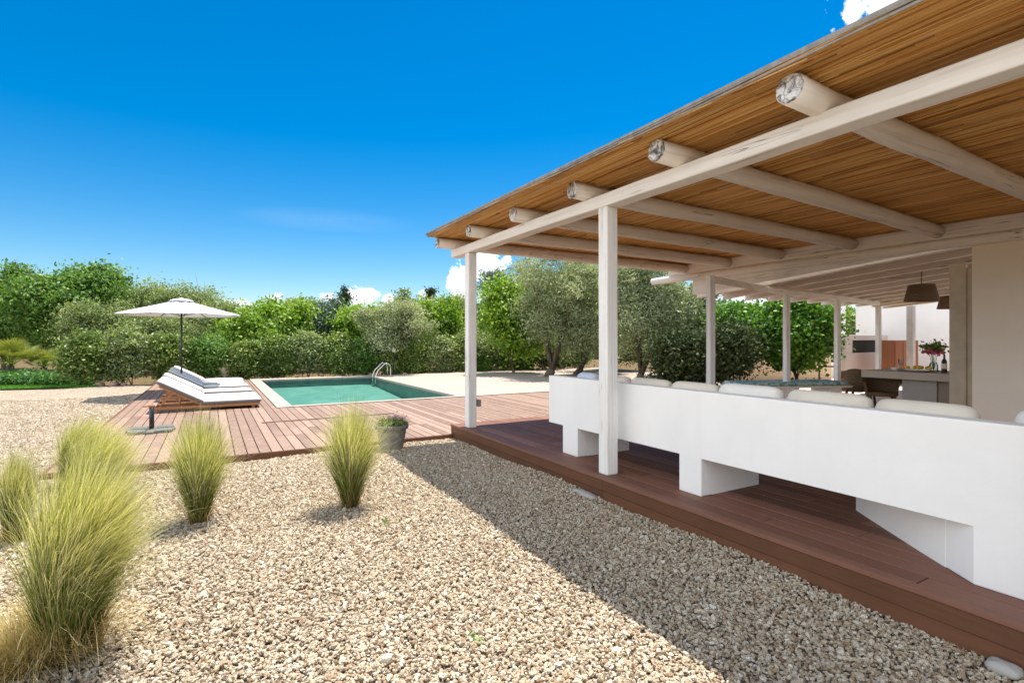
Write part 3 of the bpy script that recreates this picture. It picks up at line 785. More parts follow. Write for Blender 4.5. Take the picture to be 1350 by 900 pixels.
# second, lower roof behind the house corner
rf = empty('terrace_roof', (12, 5, PZ), 'lean to terrace roof of closely set pale timber rafters behind the pergola', 'terrace roof')
X = 8.42; k = 0
while X < 16.0:
    y0, y1 = -1.2, 7.15 + random.uniform(-0.05, 0.05)
    zf2 = lambda yy: 2.76 - 0.088 * (yy - 3.2)
    m = MB(); m.beam((X, y0, 2.90), (X, 3.0, 2.76 + 0.01), 0.11, 0.13, seg=3, wob=0.002)
    m.beam((X, 3.0, 2.77), (X, y1, zf2(y1)), 0.11, 0.13, seg=4, wob=0.003)
    m.build('rafter', painted_wood('rafter_wood', 'y', base=(0.76, 0.68, 0.59)) if k == 0 else bpy.data.materials['rafter_wood'], rf, bevel=0.008)
    X += 0.72; k += 1
m = MB(); m.add([(8.43, -1.2, 2.975), (16.0, -1.2, 2.975), (16.0, 3.0, 2.845), (8.43, 3.0, 2.845), (16.0, 7.1, 2.845 - 0.36), (8.43, 7.1, 2.845 - 0.36)] +
                [(8.43, -1.2, 3.0), (16.0, -1.2, 3.0), (16.0, 3.0, 2.87), (8.43, 3.0, 2.87), (16.0, 7.1, 2.87 - 0.36), (8.43, 7.1, 2.87 - 0.36)],
                [(0, 3, 2, 1), (3, 5, 4, 2), (6, 7, 8, 9), (9, 8, 10, 11), (0, 1, 7, 6), (5, 11, 10, 4), (1, 2, 8, 7), (2, 4, 10, 8), (0, 6, 9, 3), (3, 9, 11, 5)])
m.build('boarding', painted_wood('boarding_wood', 'x', base=(0.34, 0.235, 0.165)), rf)

m = MB(); m.add([(8.20, 2.9, 2.72), (8.20, 7.14, 2.40), (8.20, 7.14, 2.80), (8.20, 2.9, 2.80), (8.235, 2.9, 2.72), (8.235, 7.14, 2.40), (8.235, 7.14, 2.80), (8.235, 2.9, 2.80)],
      [(0, 1, 2, 3), (7, 6, 5, 4), (0, 4, 5, 1), (3, 2, 6, 7), (1, 5, 6, 2), (0, 3, 7, 4)]); m.build('fascia', WY, rf)
# slender timber frame carrying the low eave
fr = empty('timber_frame', (6.2, 5.1, PZ), 'slender white timber frame of four posts and one rail behind the sofa', 'frame')
FP = []
for (u, vb, D) in ((937, 368, 7.5), (1037, 386, 9.7), (1104, 393, 10.9), (1158, 400, 12.6)):
    p = atd(u, vb, D); FP.append(p)
zt = 2.39
for p in FP:
    m = MB(); m.beam((p.x, p.y, PZ if p.x < 8.1 else PZ - 0.01), (p.x, p.y, zt - 0.045 if p is not FP[0] else zt + 0.05), 0.092, 0.092, up=(math.sin(0.2), math.cos(0.2), 0), seg=4, wob=0.002)
    m.build('post', WZ, fr, bevel=0.008)
for a, b in zip(FP[:-1], FP[1:]):
    m = MB(); m.beam((a.x, a.y, zt), (b.x, b.y, zt), 0.07, 0.088, seg=4, wob=0.002); m.build('rail', WX, fr, bevel=0.006)

# low bench with patterned mat behind the sofa
b0 = atz(958, 506, 0.70); b1 = atz(1108, 503, 0.72)
b0 = Vector((b0.x, b0.y, 0)); b1 = Vector((b1.x, b1.y, 0))
bench = empty('low_bench', ((b0.x + b1.x) / 2, (b0.y + b1.y) / 2, PZ), 'low cream bench with a thin top beneath the teal mat behind the sofa', 'bench')
m = MB(); m.beam((b0.x, b0.y, 0.655), (b1.x, b1.y, 0.655), 0.62, 0.035); m.build('top', CREAM, bench, bevel=0.006)
dv = (b1 - b0).normalized()
for q in (b0 + dv * 0.35, b0.lerp(b1, 0.5), b1 - dv * 0.3):
    m = MB(); m.beam((q.x - dv.x * .12, q.y - dv.y * .12, (0.637 + PZ) / 2 - .005), (q.x + dv.x * .12, q.y + dv.y * .12, (0.637 + PZ) / 2 - .005), 0.52, 0.637 - PZ + .01); m.build('leg', WHITE, bench, bevel=0.008)
def teal_mat():
    t = NT('teal_pattern'); v = t.coords()
    n = t.noise(v, 9, 3, 0.5, 1.0); n2 = t.noise(v, 16, 2)
    c = t.ramp(n, [(0.38, (0.06, 0.20, 0.19)), (0.48, (0.24, 0.44, 0.40)), (0.6, (0.42, 0.55, 0.52))]); c = t.mix(c, (0.48, 0.62, 0.74), t.ramp(n2, [(0.5, (0, 0, 0)), (0.62, (0.7, 0.7, 0.7))]))
    t.base(c, 0.85, 0.1); return t.m
m = MB(); m.beam((b0.x + dv.x * .1, b0.y + dv.y * .1, 0.71), (b1.x - dv.x * .05, b1.y - dv.y * .05, 0.71), 0.56, 0.07, seg=10, wob=0.004)
tag(m.build('bench_mat', teal_mat(), bevel=0.025, segs=3), 'thin teal and blue patterned mat lying along the low bench', 'mat')

# ------------------------------------------------------------------ dining table and what stands on it
TT = 0.98
tb = empty('dining_table', (10.6, 4.2, PZ), 'long pale concrete table under the woven lamps', 'table')
m = MB(); m.box(10.08, 11.15, 2.2, 5.0, TT - 0.125, TT); m.build('tabletop', TABLETOP, tb, bevel=0.01)
m = MB(); m.box(10.28, 10.95, 3.95, 4.45, PZ - 0.01, TT - 0.126); m.build('leg', CONC, tb, bevel=0.01)
m = MB(); m.box(10.30, 10.93, 2.3, 3.945, PZ - 0.01, TT - 0.126); m.build('base_panel', GREYW, tb, bevel=0.01)
def on_table(u, X): 
    p = atx(u, 480, X); return (p.x, p.y, TT)
c = on_table(1231, 10.45); v = empty('flower_vase', c, 'glass jar vase with a round bunch of pink and green flowers on the table', 'vase')
m = MB(); m.lathe(c, [(0.05, 0.002), (0.06, 0.02), (0.06, 0.12), (0.045, 0.15), (0.05, 0.17)], 20, cap=False); m.build('jar', GLASS, v)
def leaf_cloud(name, blobs, n, size, asp, mat, parent=None, seed=1, clump=0.25, nclump=60, up=0.5, fill=0.75, tj=0.18, flip=0.35):
    g = np.random.default_rng(seed)
    B = np.array(blobs, float); area = (B[:, 3] * B[:, 4] + B[:, 3] * B[:, 5] + B[:, 4] * B[:, 5]); area /= area.sum()
    nb = g.choice(len(B), nclump, p=area)
    d = g.normal(size=(nclump, 3)); d /= np.linalg.norm(d, axis=1)[:, None]; d[:, 2] = np.where(d[:, 2] < -flip, -d[:, 2] * 0.5, d[:, 2])
    rr = fill + (1 - fill) * g.random(nclump) ** 0.5; rr = np.where(g.random(nclump) < 0.3, g.random(nclump) ** 0.4 * fill, rr)
    C = B[nb, :3] + d * B[nb, 3:] * rr[:, None]
    ct = g.normal(0.5, tj, nclump); cs = clump * g.uniform(0.6, 1.35, nclump)
    k = g.integers(0, nclump, n)
    q = g.normal(size=(n, 3)) * cs[k][:, None] * np.array([1, 1, 0.62])
    P = C[k] + q
    # drop clouds below ground
    P[:, 2] = np.maximum(P[:, 2], 0.03)
    N = g.normal(size=(n, 3)) + d[k] * 0.7 + np.array([0, 0, up]); N /= np.linalg.norm(N, axis=1)[:, None]
    T = np.cross(N, g.normal(size=(n, 3))); T /= np.linalg.norm(T, axis=1)[:, None]; Bn = np.cross(N, T)
    s = size * g.uniform(0.6, 1.4, n)[:, None]
    v0 = P - T * s; v1 = P - Bn * s * asp + T * s * 0.1; v2 = P + T * s; v3 = P + Bn * s * asp + T * s * 0.1
    V = np.stack([v0, v1, v2, v3], 1).reshape(-1, 3)
    F = np.arange(4 * n).reshape(-1, 4)
    tt = np.clip(ct[k] + g.normal(0, 0.16, n), 0, 1)
    return np_mesh(name, V, F, np.repeat(tt, 4), mat, parent)
leaf_cloud('foliage', [(c[0], c[1], c[2] + 0.40, 0.16, 0.16, 0.10)], 500, 0.025, 0.6, L_HEDGE, v, 5, 0.04, 30)
leaf_cloud('blossom', [(c[0], c[1], c[2] + 0.33, 0.13, 0.13, 0.07)], 300, 0.02, 0.8, PINKF, v, 6, 0.03, 20)
m = MB()
for k in range(7): m.tube([(c[0], c[1], c[2] + 0.03), (c[0] + random.uniform(-.08, .08), c[1] + random.uniform(-.08, .08), c[2] + 0.36)], 0.004, 5)
m.build('stems', L_HEDGE, v)
c = on_table(1245, 10.4); v = empty('wine_bottle', c, 'dark wine bottle with a pale label beside the flower vase', 'bottle')
m = MB(); m.lathe(c, [(0.036, 0.001), (0.038, 0.02), (0.038, 0.19), (0.015, 0.235), (0.014, 0.30), (0.016, 0.305)], 20); m.build('body', BOTTLE, v)
m = MB(); m.lathe(c, [(0.0385, 0.07), (0.0388, 0.071), (0.0388, 0.15), (0.0385, 0.151)], 20, cap=False); m.build('label', LABELM, v)
c = on_table(1188, 10.35); v = MB(); v.lathe(c, [(0.035, 0.001), (0.034, 0.004), (0.005, 0.008), (0.004, 0.09), (0.03, 0.12), (0.042, 0.16), (0.036, 0.21)], 20, cap=False)
tag(v.build('wine_glass', GLASS), 'clear stemmed wine glass near the left end of the table', 'glass')
c = on_table(1180, 10.32); v = MB(); v.lathe(c, [(0.03, 0.001), (0.055, 0.03), (0.065, 0.06), (0.06, 0.06), (0.045, 0.03), (0.01, 0.012)], 20)
tag(v.build('bowl', CERAM), 'small white bowl beside the wine glass', 'bowl')
c = on_table(1213, 10.4); v = MB(); v.lathe(c, [(0.10, 0.001), (0.22, 0.03), (0.23, 0.035), (0.21, 0.035), (0.09, 0.012)], 28)
tag(v.build('fruit_platter', CERAM), 'wide shallow platter under the yellow fruit', 'platter')
for k in range(9):
    a = k * 2.4; r_ = 0.05 + 0.014 * k; m = MB()
    m.pillow((c[0] + r_ * math.cos(a), c[1] + r_ * math.sin(a) * 1.3, c[2] + 0.07), 0.085, 0.065, 0.06, e=0.95, n=14, m=8, seed=k)
    tag(m.build('lemon', YELLOW), 'yellow fruit heaped on the platter on the table', 'fruit', 'yellow fruit on the platter')
c = on_table(1196, 10.75); m = MB(); m.box(c[0] - .12, c[0] + .12, c[1] - .2, c[1] + .2, TT + .001, TT + 0.03)
tag(m.build('serving_tray', GREYW, bevel=0.008), 'dark flat tray on the table behind the wine glass', 'tray')

# woven pendant lamps
def pendant(x, y, zb, h, r, lab):
    e = empty('pendant_lamp', (x, y, zb), lab, 'lamp', 'woven pendant lamps over the table')
    m = MB(); m.lathe((x, y, zb), [(r, 0), (r * 0.74, h), (r * 0.72, h), (r * 0.97, 0.0)], 40, cap=False); m.build('lamp_shade', SHADEM, e)
    m = MB(); m.tube([(x, y, zb + h), (x, y, 2.80)], 0.007, 6); m.tube([(x - r * .73, y, zb + h - .01), (x + r * .73, y, zb + h - .01)], 0.005, 6); m.build('cord', DARKM, e)
    m = MB(); m.lathe((x, y, zb + h - 0.14), [(0.02, 0.12), (0.03, 0.05), (0.02, 0.0)], 12); m.build('bulb', CERAM, e)
pendant(*atd(1215, 386, 8.7)[:2], 2.16, 0.275, 0.245, 'left woven brown lampshade hanging fully in view over the table')
pendant(*atd(1253, 396, 11.2)[:2], 2.18, 0.275, 0.235, 'farther woven brown lampshade half hidden by the open shutter')

# wicker armchairs
def chair(x, y, rz, lab):
    e = empty('wicker_armchair', (x, y, PZ - 0.01), lab, 'chair', 'wicker armchairs by the concrete table')
    B0 = Vector((x, y, PZ - 0.01)); Rz = Matrix.Rotation(rz, 3, 'Z')
    def T(p): return B0 + Rz @ (Vector(p) * 0.86)
    m = MB(); vs_ = []; fs_ = []; N = 18
    for j, (zz, ex) in enumerate(((0.36, 0.0), (0.50, 0.02), (0.62, 0.04), (0.74, 0.07), (0.86, 0.10))):
        for k in range(N + 1):
            th = R(-20) + R(220) * k / N
            hgt = 1.0 if j < 3 else 1.0
            top = 0.62 + 0.24 * max(0, math.sin(th)) ** 1.3
            z_ = min(zz, top)
            vs_.append(T(((0.27 + ex) * math.cos(th), (0.25 + ex) * math.sin(th), z_)))
    for j in range(4):
        for k in range(N): fs_.append((j * (N + 1) + k, j * (N + 1) + k + 1, (j + 1) * (N + 1) + k + 1, (j + 1) * (N + 1) + k))
    m.add(vs_, fs_, 0.5, True); o = m.build('backrest', WICKER, e); sdm = o.modifiers.new('thick', 'SOLIDIFY'); sdm.thickness = 0.03
    m = MB(); m.lathe(T((0, 0, 0.36)), [(0.23, 0), (0.25, 0.03), (0.23, 0.06)], 24); m.build('seat', WICKER, e)
    for (lx, ly) in ((-.2, -.2), (.2, -.2), (-.2, .2), (.2, .2)):
        m = MB(); m.tube([T((lx, ly, 0.38)), T((lx * 1.15, ly * 1.15, 0.0))], [0.026, 0.02], 8); m.build('leg', WICKER, e)
    return e, T
p = atd(1134, 505, 10.2); e1, T1 = chair(p.x, p.y, R(100), 'wicker armchair farther from the sofa, its high curved back left of the other one')
p = atd(1162, 510, 9.3); e2, T2 = chair(p.x, p.y, R(-60), 'wicker armchair nearer the concrete table leg, in front of the table end')
m = MB(); q = T1((0.0, 0.05, 0.52)); m.pillow(q, 0.30, 0.12, 0.28, rot=Matrix.Rotation(R(100), 3, 'Z'), e=0.5, n=20, m=12)
tag(m.build('chair_cushion', F_PINK), 'small salmon pink cushion in the farther wicker armchair', 'cushion')

# ------------------------------------------------------------------ outdoor kitchen and white house beyond
wb = empty('white_building', (20, 9, 0), 'sunlit white building beyond the dining terrace', 'building')
m = MB(); m.box(19.0, 19.4, -2, 9.6, 0, 3.5); m.box(19.4, 24, 9.2, 9.6, 0, 3.5); m.build('wall', WHITE, wb, bevel=0.01)
m = MB(); m.box(18.96, 18.998, 2.2, 3.6, 1.3, 2.4); m.build('shutter', simple('pale_shutter', (0.66, 0.66, 0.66), 0.6), wb)
kt = empty('outdoor_kitchen', (16, 6.9, 0), 'white masonry outdoor kitchen with a dark oven slot behind the frame posts', 'kitchen')
k0 = atd(1107, 460, 15.5); k1 = atd(1172, 460, 17.4)
def wallseg(mb, a, b, z0, z1, th=0.35):
    mb.beam((a.x, a.y, (z0 + z1) / 2), (b.x, b.y, (z0 + z1) / 2), th, z1 - z0)
m = MB(); wallseg(m, k0, k1, PZ - .01, 1.12); wallseg(m, k0, k1, 1.50, 1.66); wallseg(m, k0, k0.lerp(k1, 0.12), 1.121, 1.499); wallseg(m, k0.lerp(k1, 0.9), k1, 1.121, 1.499)
m.build('body', plaster('kitchen_plaster', (0.62, 0.54, 0.49), 0.05), kt, bevel=0.01)
m = MB(); a_ = k0.lerp(k1, 0.121); b_ = k0.lerp(k1, 0.899); nrm = (b_ - a_).normalized().cross(Vector((0, 0, 1)))
m.beam((a_.x - nrm.x * .0, a_.y - nrm.y * .0, 1.31), (b_.x, b_.y, 1.31), 0.20, 0.375); m.build('oven_slot', DARKHOLE, kt)
m = MB(); p = atd(1118, 503, 13.2); q = atd(1136, 503, 13.6); wallseg(m, Vector((p.x, p.y, 0)), Vector((q.x, q.y, 0)), PZ - .01, 0.72, 0.5)
tag(m.build('low_cupboard', CABW, bevel=0.01), 'low reddish wooden cupboard half hidden behind the wicker chair', 'cupboard')
cb0 = atd(1166, 460, 15.0); cb1 = atd(1198, 460, 15.6)
cab = empty('wooden_cabinet', (cb0.x, cb0.y, PZ), 'tall reddish brown wooden cabinet against the white wall behind the table', 'cabinet')
m = MB(); wallseg(m, Vector((cb0.x, cb0.y, 0)), Vector((cb1.x, cb1.y, 0)), PZ - .01, 1.50, 0.5); m.build('case', CABW, cab, bevel=0.01)
m = MB()
for f0, f1 in ((0.03, 0.33), (0.35, 0.66), (0.68, 0.97)):
    a_ = cb0.lerp(cb1, f0); b_ = cb0.lerp(cb1, f1); dn = (b_ - a_).normalized().cross(Vector((0, 0, 1))) * 0.256
    if dn.dot(Vector((SY, CY, 0))) > 0: dn = -dn
    m.beam((a_.x + dn.x, a_.y + dn.y, 0.88), (b_.x + dn.x, b_.y + dn.y, 0.88), 0.02, 1.18)
    d_ = m.build('door', CABW, cab, bevel=0.004); m = MB()
p = atd(1201, 450, 14.4); m = MB(); m.beam((p.x, p.y, PZ - .01), (p.x, p.y, 2.45), 0.16, 0.16, up=(0, 1, 0))
tag(m.build('terrace_post', simple('grey_paint', (0.42, 0.38, 0.36), 0.6), bevel=0.008), 'slim grey post standing right of the wooden cabinet', 'post')
# garden walls
m = MB(); a_ = atd(955, 480, 17.5); b_ = atd(1092, 480, 19.5); wallseg(m, a_, b_, 0, 1.72, 0.25)
gw = m.build('garden_wall', BEIGE, None, bevel=0.01); tag(gw, 'beige rendered garden wall between the dark shrub and the leafy vine', 'wall')
m = MB(); a_ = atd(1072, 480, 20.5); b_ = atd(1112, 480, 20.5); wallseg(m, a_, b_, 0, 2.9, 0.3)
tag(m.build('white_wall', WHITE, None, bevel=0.01), 'bright white wall to the right of the leafy vine', 'wall')
m = MB(); a_ = atd(1080, 483, 14.5); b_ = atd(1106, 483, 14.5); m.tube([a_, b_], 0.02, 8)
m.tube([(a_.x, a_.y, 0), a_], 0.02, 8); m.tube([(b_.x, b_.y, 0), b_], 0.02, 8)
tag(m.build('handrail', DARKM), 'dark metal handrail between the vine and the third frame post', 'handrail')
# pale green parasol behind
p = atd(958, 404, 20); pe = empty('green_parasol', (p.x, p.y, 0), 'pale green parasol top seen between the first two frame posts', 'parasol')
m = MB(); m.lathe((p.x, p.y, 2.55), [(1.7, 0.0), (1.0, 0.26), (0.02, 0.52)], 8, smooth=False, cap=False); m.build('canopy', F_GREEN, pe)
m = MB(); m.tube([(p.x, p.y, 0), (p.x, p.y, 3.05)], 0.025, 8); m.build('pole', DARKM, pe)

# ------------------------------------------------------------------ sun loungers
def make_lounger():
    e = empty('sun_lounger', (0, 0, 0), 'x', 'sun lounger', 'sun loungers in a row beside the pool')
    zs = 0.10
    m = MB()
    for sy in (-1, 1): m.box(-0.95, 0.92, sy * 0.31 - 0.016, sy * 0.31 + 0.016, zs - 0.045, zs + 0.01)
    for k in range(9): m.box(-0.15 + k * 0.125, -0.08 + k * 0.125, -0.29, 0.29, zs + 0.0, zs + 0.012)
    m.box(0.89, 0.918, -0.293, 0.293, zs - 0.043, zs + 0.008); m.box(-0.945, -0.915, -0.293, 0.293, zs - 0.043, zs + 0.008)
    m.build('frame', TEAK, e, bevel=0.004)
    for (x_, y_) in ((-0.90, -0.275), (-0.90, 0.275), (0.80, -0.275), (0.80, 0.275)):
        m = MB(); m.box(x_ - 0.03, x_ + 0.03, y_ - 0.017, y_ + 0.017, 0, zs - 0.002); m.build('leg', TEAK, e, bevel=0.004)
    ang = R(29); hx, hz = -0.15, zs + 0.02
    def bk(d, o=0.0): return (hx - d * math.cos(ang) + o * math.sin(ang), hz + d * math.sin(ang) + o * math.cos(ang))
    m = MB()
    for sy in (-1, 1):
        a0 = bk(0); a1 = bk(0.82); m.beam((a0[0], sy * 0.265, a0[1]), (a1[0], sy * 0.265, a1[1]), 0.028, 0.04, up=(0, 0, 1))
    for k in range(7):
        q = bk(0.08 + k * 0.115, 0.018); m.box(q[0] - 0.03, q[0] + 0.03, -0.25, 0.25, q[1] - 0.008, q[1] + 0.006)
    m.build('back_frame', TEAK, e, bevel=0.003)
    for sy in (-1, 1):
        m = MB(); q = bk(0.55, -0.02); m.beam((q[0], sy * 0.235, q[1]), (-0.88, sy * 0.235, zs - 0.01), 0.024, 0.032, up=(0, 0, 1))
        q = bk(0.40, -0.02); m.beam((q[0], sy * 0.205, q[1]), (-0.55, sy * 0.205, zs - 0.01), 0.02, 0.028, up=(0, 0, 1))
        m.beam((q[0], sy * 0.190, q[1] - 0.01), (q[0], sy * 0.25, q[1] - 0.01), 0.02, 0.02)
        m.build('prop', TEAK, e, bevel=0.003)
    m = MB(); m.pillow((0.395, 0, zs + 0.065), 1.12, 0.64, 0.105, e=0.16, n=44, m=12, lump=0.03); m.build('seat_mat', F_WHITE, e)
    q = bk(0.44, 0.075)
    m = MB(); m.pillow((q[0], 0, q[1]), 0.92, 0.64, 0.105, rot=Matrix.Rotation(ang, 3, 'Y'), e=0.16, n=44, m=12, lump=0.03, seed=3); m.build('back_mat', F_WHITE, e)
    for nm, w_, c_, r_ in (('seat_piping', 1.115, (0.395, 0, zs + 0.048), None), ('back_piping', 0.915, (bk(0.44, 0.058)[0], 0, bk(0.44, 0.058)[1]), Matrix.Rotation(ang, 3, 'Y'))):
        m = MB(); m.pillow(c_, w_ + 0.02, 0.668, 0.098, rot=r_, e=0.14, n=44, m=8); m.build(nm, F_GREY, e)
    return e
proto = make_lounger()
LY = [12.66, 13.42, 14.85, 16.35, 17.6, 18.75]
LL = ['nearest white sun lounger, the only one whose wooden back props show fully', 'second sun lounger from the front, pushed up against the nearest one', 'third sun lounger from the front, its back showing a long grey side',
      'fourth sun lounger from the front, just before the parasol pole', 'fifth sun lounger from the front, just beyond the parasol pole', 'farthest white sun lounger, closest to the stone urn']
for i, (y, lb) in enumerate(zip(LY, LL)):
    o = proto if i == 0 else copy_tree(proto)
    o.location = (-0.02 + random.uniform(-0.03, 0.03) - 0.012 * i, y, DZ + 0.003); o['label'] = lb
    o.rotation_euler = (0, 0, R(random.uniform(-1, 1)))

# parasol over the loungers
ux, uy = -0.70, 17.0
um = empty('parasol', (ux, uy, DZ), 'open off white parasol on a dark pole over the sun loungers', 'parasol')
m = MB(); m.tube([(ux, uy, DZ), (ux, uy, 2.62)], 0.022, 12); m.build('pole', DARKM, um)
RZ, RT = 2.19, 2.585; N = 8; vs_ = []; fs_ = []; rr_ = 1.55; off = R(22.5)
for j in range(7):
    f = j / 6
    for k in range(N * 4):
        seg = k % 4 / 4; k0_ = k // 4
        a0 = off + 2 * math.pi * k0_ / N; a1 = off + 2 * math.pi * (k0_ + 1) / N
        pp = Vector((math.cos(a0), math.sin(a0), 0)).lerp(Vector((math.cos(a1), math.sin(a1), 0)), seg)
        r_ = 0.16 + (rr_ - 0.16) * f
        sag = 0.05 * math.sin(math.pi * seg) * math.sin(math.pi * (0.15 + 0.85 * f) * 0.9)
        vs_.append((ux + pp.x * r_, uy + pp.y * r_, RT - (RT - RZ) * f ** 0.92 - sag * 0.5))
for j in range(6):
    for k in range(N * 4): fs_.append((j * 32 + k, (j + 1) * 32 + k, (j + 1) * 32 + (k + 1) % 32, j * 32 + (k + 1) % 32))
m = MB(); m.add(vs_, fs_, 0.5, True); cn = m.build('canopy', F_CANOPY, um); sdm = cn.modifiers.new('t', 'SOLIDIFY'); sdm.thickness = 0.004
m = MB(); m.lathe((ux, uy, RT + 0.02), [(0.30, -0.03), (0.2, 0.015), (0.02, 0.055)], 16, cap=False); m.build('vent', F_CANOPY, cn)
for k in range(N):
    a = off + 2 * math.pi * k / N; m = MB()
    m.tube([(ux + .03 * math.cos(a), uy + .03 * math.sin(a), RT - 0.02), (ux + rr_ * math.cos(a), uy + rr_ * math.sin(a), RZ - 0.012)], 0.009, 6)
    m.tube([(ux + .03 * math.cos(a), uy + .03 * math.sin(a), RT - 0.42), (ux + .8 * math.cos(a), uy + .8 * math.sin(a), (RT + RZ) / 2 - .015)], 0.007, 6); m.build('rib', DARKM, um)
m = MB(); m.lathe((ux, uy, DZ), [(0.26, 0.003), (0.26, 0.05), (0.06, 0.08), (0.035, 0.3)], 24); m.build('base', GREYM, um)

# empty parasol stand on the deck
sx, sy_ = atz(200, 568, DZ)[:2]
st = empty('parasol_stand', (sx, sy_, DZ), 'grey cross shaped parasol stand with a short dark tube and no parasol', 'parasol stand')
m = MB(); m.box(sx - .33, sx + .32, sy_ - .055, sy_ + .055, DZ + .003, DZ + .035); m.box(sx - .055, sx + .055, sy_ - .33, sy_ + .33, DZ + .004, DZ + .033)
m.prism([(sx + .06, sy_ + .06), (sx + .30, sy_ + .08), (sx + .28, sy_ + .30), (sx + .06, sy_ + .30)], DZ + .003, DZ + .045); m.prism([(sx - .30, sy_ + .08), (sx - .06, sy_ + .06), (sx - .06, sy_ + .30), (sx - .28, sy_ + .30)], DZ + .003, DZ + .045)
m.prism([(sx + .06, sy_ - .30), (sx + .28, sy_ - .30), (sx + .30, sy_ - .08), (sx + .06, sy_ - .06)], DZ + .003, DZ + .045); m.prism([(sx - .28, sy_ - .30), (sx - .06, sy_ - .30), (sx - .06, sy_ - .06), (sx - .30, sy_ - .08)], DZ + .003, DZ + .045)
m.build('base', GREYM, st, bevel=0.006)
m = MB(); m.tube([(sx, sy_, DZ + .03), (sx, sy_, DZ + .40)], 0.034, 16); m.build('tube', DARKM, st)
m = MB(); m.tube([(sx, sy_, DZ + .38), (sx, sy_, DZ + .415)], 0.042, 16); m.tube([(sx - .12, sy_ , DZ + .395), (sx - .03, sy_, DZ + .395)], 0.012, 8); m.build('knob', TEAK, st)

# urn
p = Vector((0.45, 21.6, 0)); ur = empty('stone_urn', (p.x, p.y, 0), 'pale stone urn on a foot between the last lounger and the hedge', 'urn')
m = MB(); m.lathe((p.x, p.y, 0.0), [(0.15, 0), (0.15, 0.05), (0.07, 0.10), (0.08, 0.16), (0.16, 0.26), (0.20, 0.40), (0.27, 0.50), (0.28, 0.53), (0.24, 0.53), (0.2, 0.47)], 28); m.build('body', STONE, ur)
m = MB(); m.box(p.x - .17, p.x + .17, p.y - .17, p.y + .17, -0.02, 0.001); m.build('plinth', STONE, ur)
leaf_cloud('plant', [(p.x, p.y, 0.56, 0.16, 0.16, 0.06)], 120, 0.035, 0.4, L_PALM, ur, 4, 0.05, 12)

# pool ladder
la = empty('pool_ladder', (5.3, 19.6, CZ), 'polished steel pool ladder rails at the far right corner of the pool', 'ladder')
for q in (0, 1):
    y = 19.9 - q * 0.42; m = MB()
    pts = [(5.90, y, CZ), (5.90, y, 0.47)] + [(5.74 + 0.16 * math.cos(a), y, 0.47 + 0.15 * math.sin(a)) for a in [R(d_) for d_ in range(15, 181, 20)]][:6] + [(5.42, y, 0.36), (5.33, y, 0.15), (5.33, y, -0.25)]
    m.tube(pts, 0.016, 10); m.build('rail', STEEL, la)
for zz in (-0.05, -0.22):
    m = MB(); m.box(5.29, 5.37, 19.50, 19.88, zz, zz + 0.025); m.build('step', STEEL, la)

# flower pot by the deck edge
p = Vector((2.16, 7.08, 0.0)); pt = empty('flower_pot', (p.x, p.y, 0.0), 'round grey clay pot with small lilac flowers at the front edge of the faded deck', 'flower pot')
m = MB(); m.lathe((p.x, p.y, 0.0), [(0.145, 0.0), (0.15, 0.02), (0.195, 0.26), (0.20, 0.30), (0.225, 0.305), (0.232, 0.35), (0.222, 0.36), (0.20, 0.355), (0.19, 0.31), (0.01, 0.30)], 36); m.build('pot', POTM, pt)
m = MB(); m.lathe((p.x, p.y, 0.001), [(0.20, 0.0), (0.22, 0.02), (0.20, 0.022)], 28); m.build('saucer', POTM, pt)
leaf_cloud('foliage', [(p.x, p.y, 0.36, 0.20, 0.20, 0.05)], 1300, 0.020, 0.45, L_HEDGE, pt, 9, 0.045, 40)
leaf_cloud('blossom', [(p.x + .05, p.y, 0.43, 0.15, 0.12, 0.05)], 220, 0.009, 0.7, LILAC, pt, 10, 0.03, 30)
m = MB()
for k in range(60):
    a = random.uniform(0, 6.28); r_ = random.uniform(0.02, 0.16); m.tube([(p.x + r_ * .7 * math.cos(a), p.y + r_ * .7 * math.sin(a), 0.33), (p.x + r_ * math.cos(a), p.y + r_ * math.sin(a), random.uniform(0.42, 0.50))], 0.0016, 4)
m.build('stems', L_HEDGE, pt)

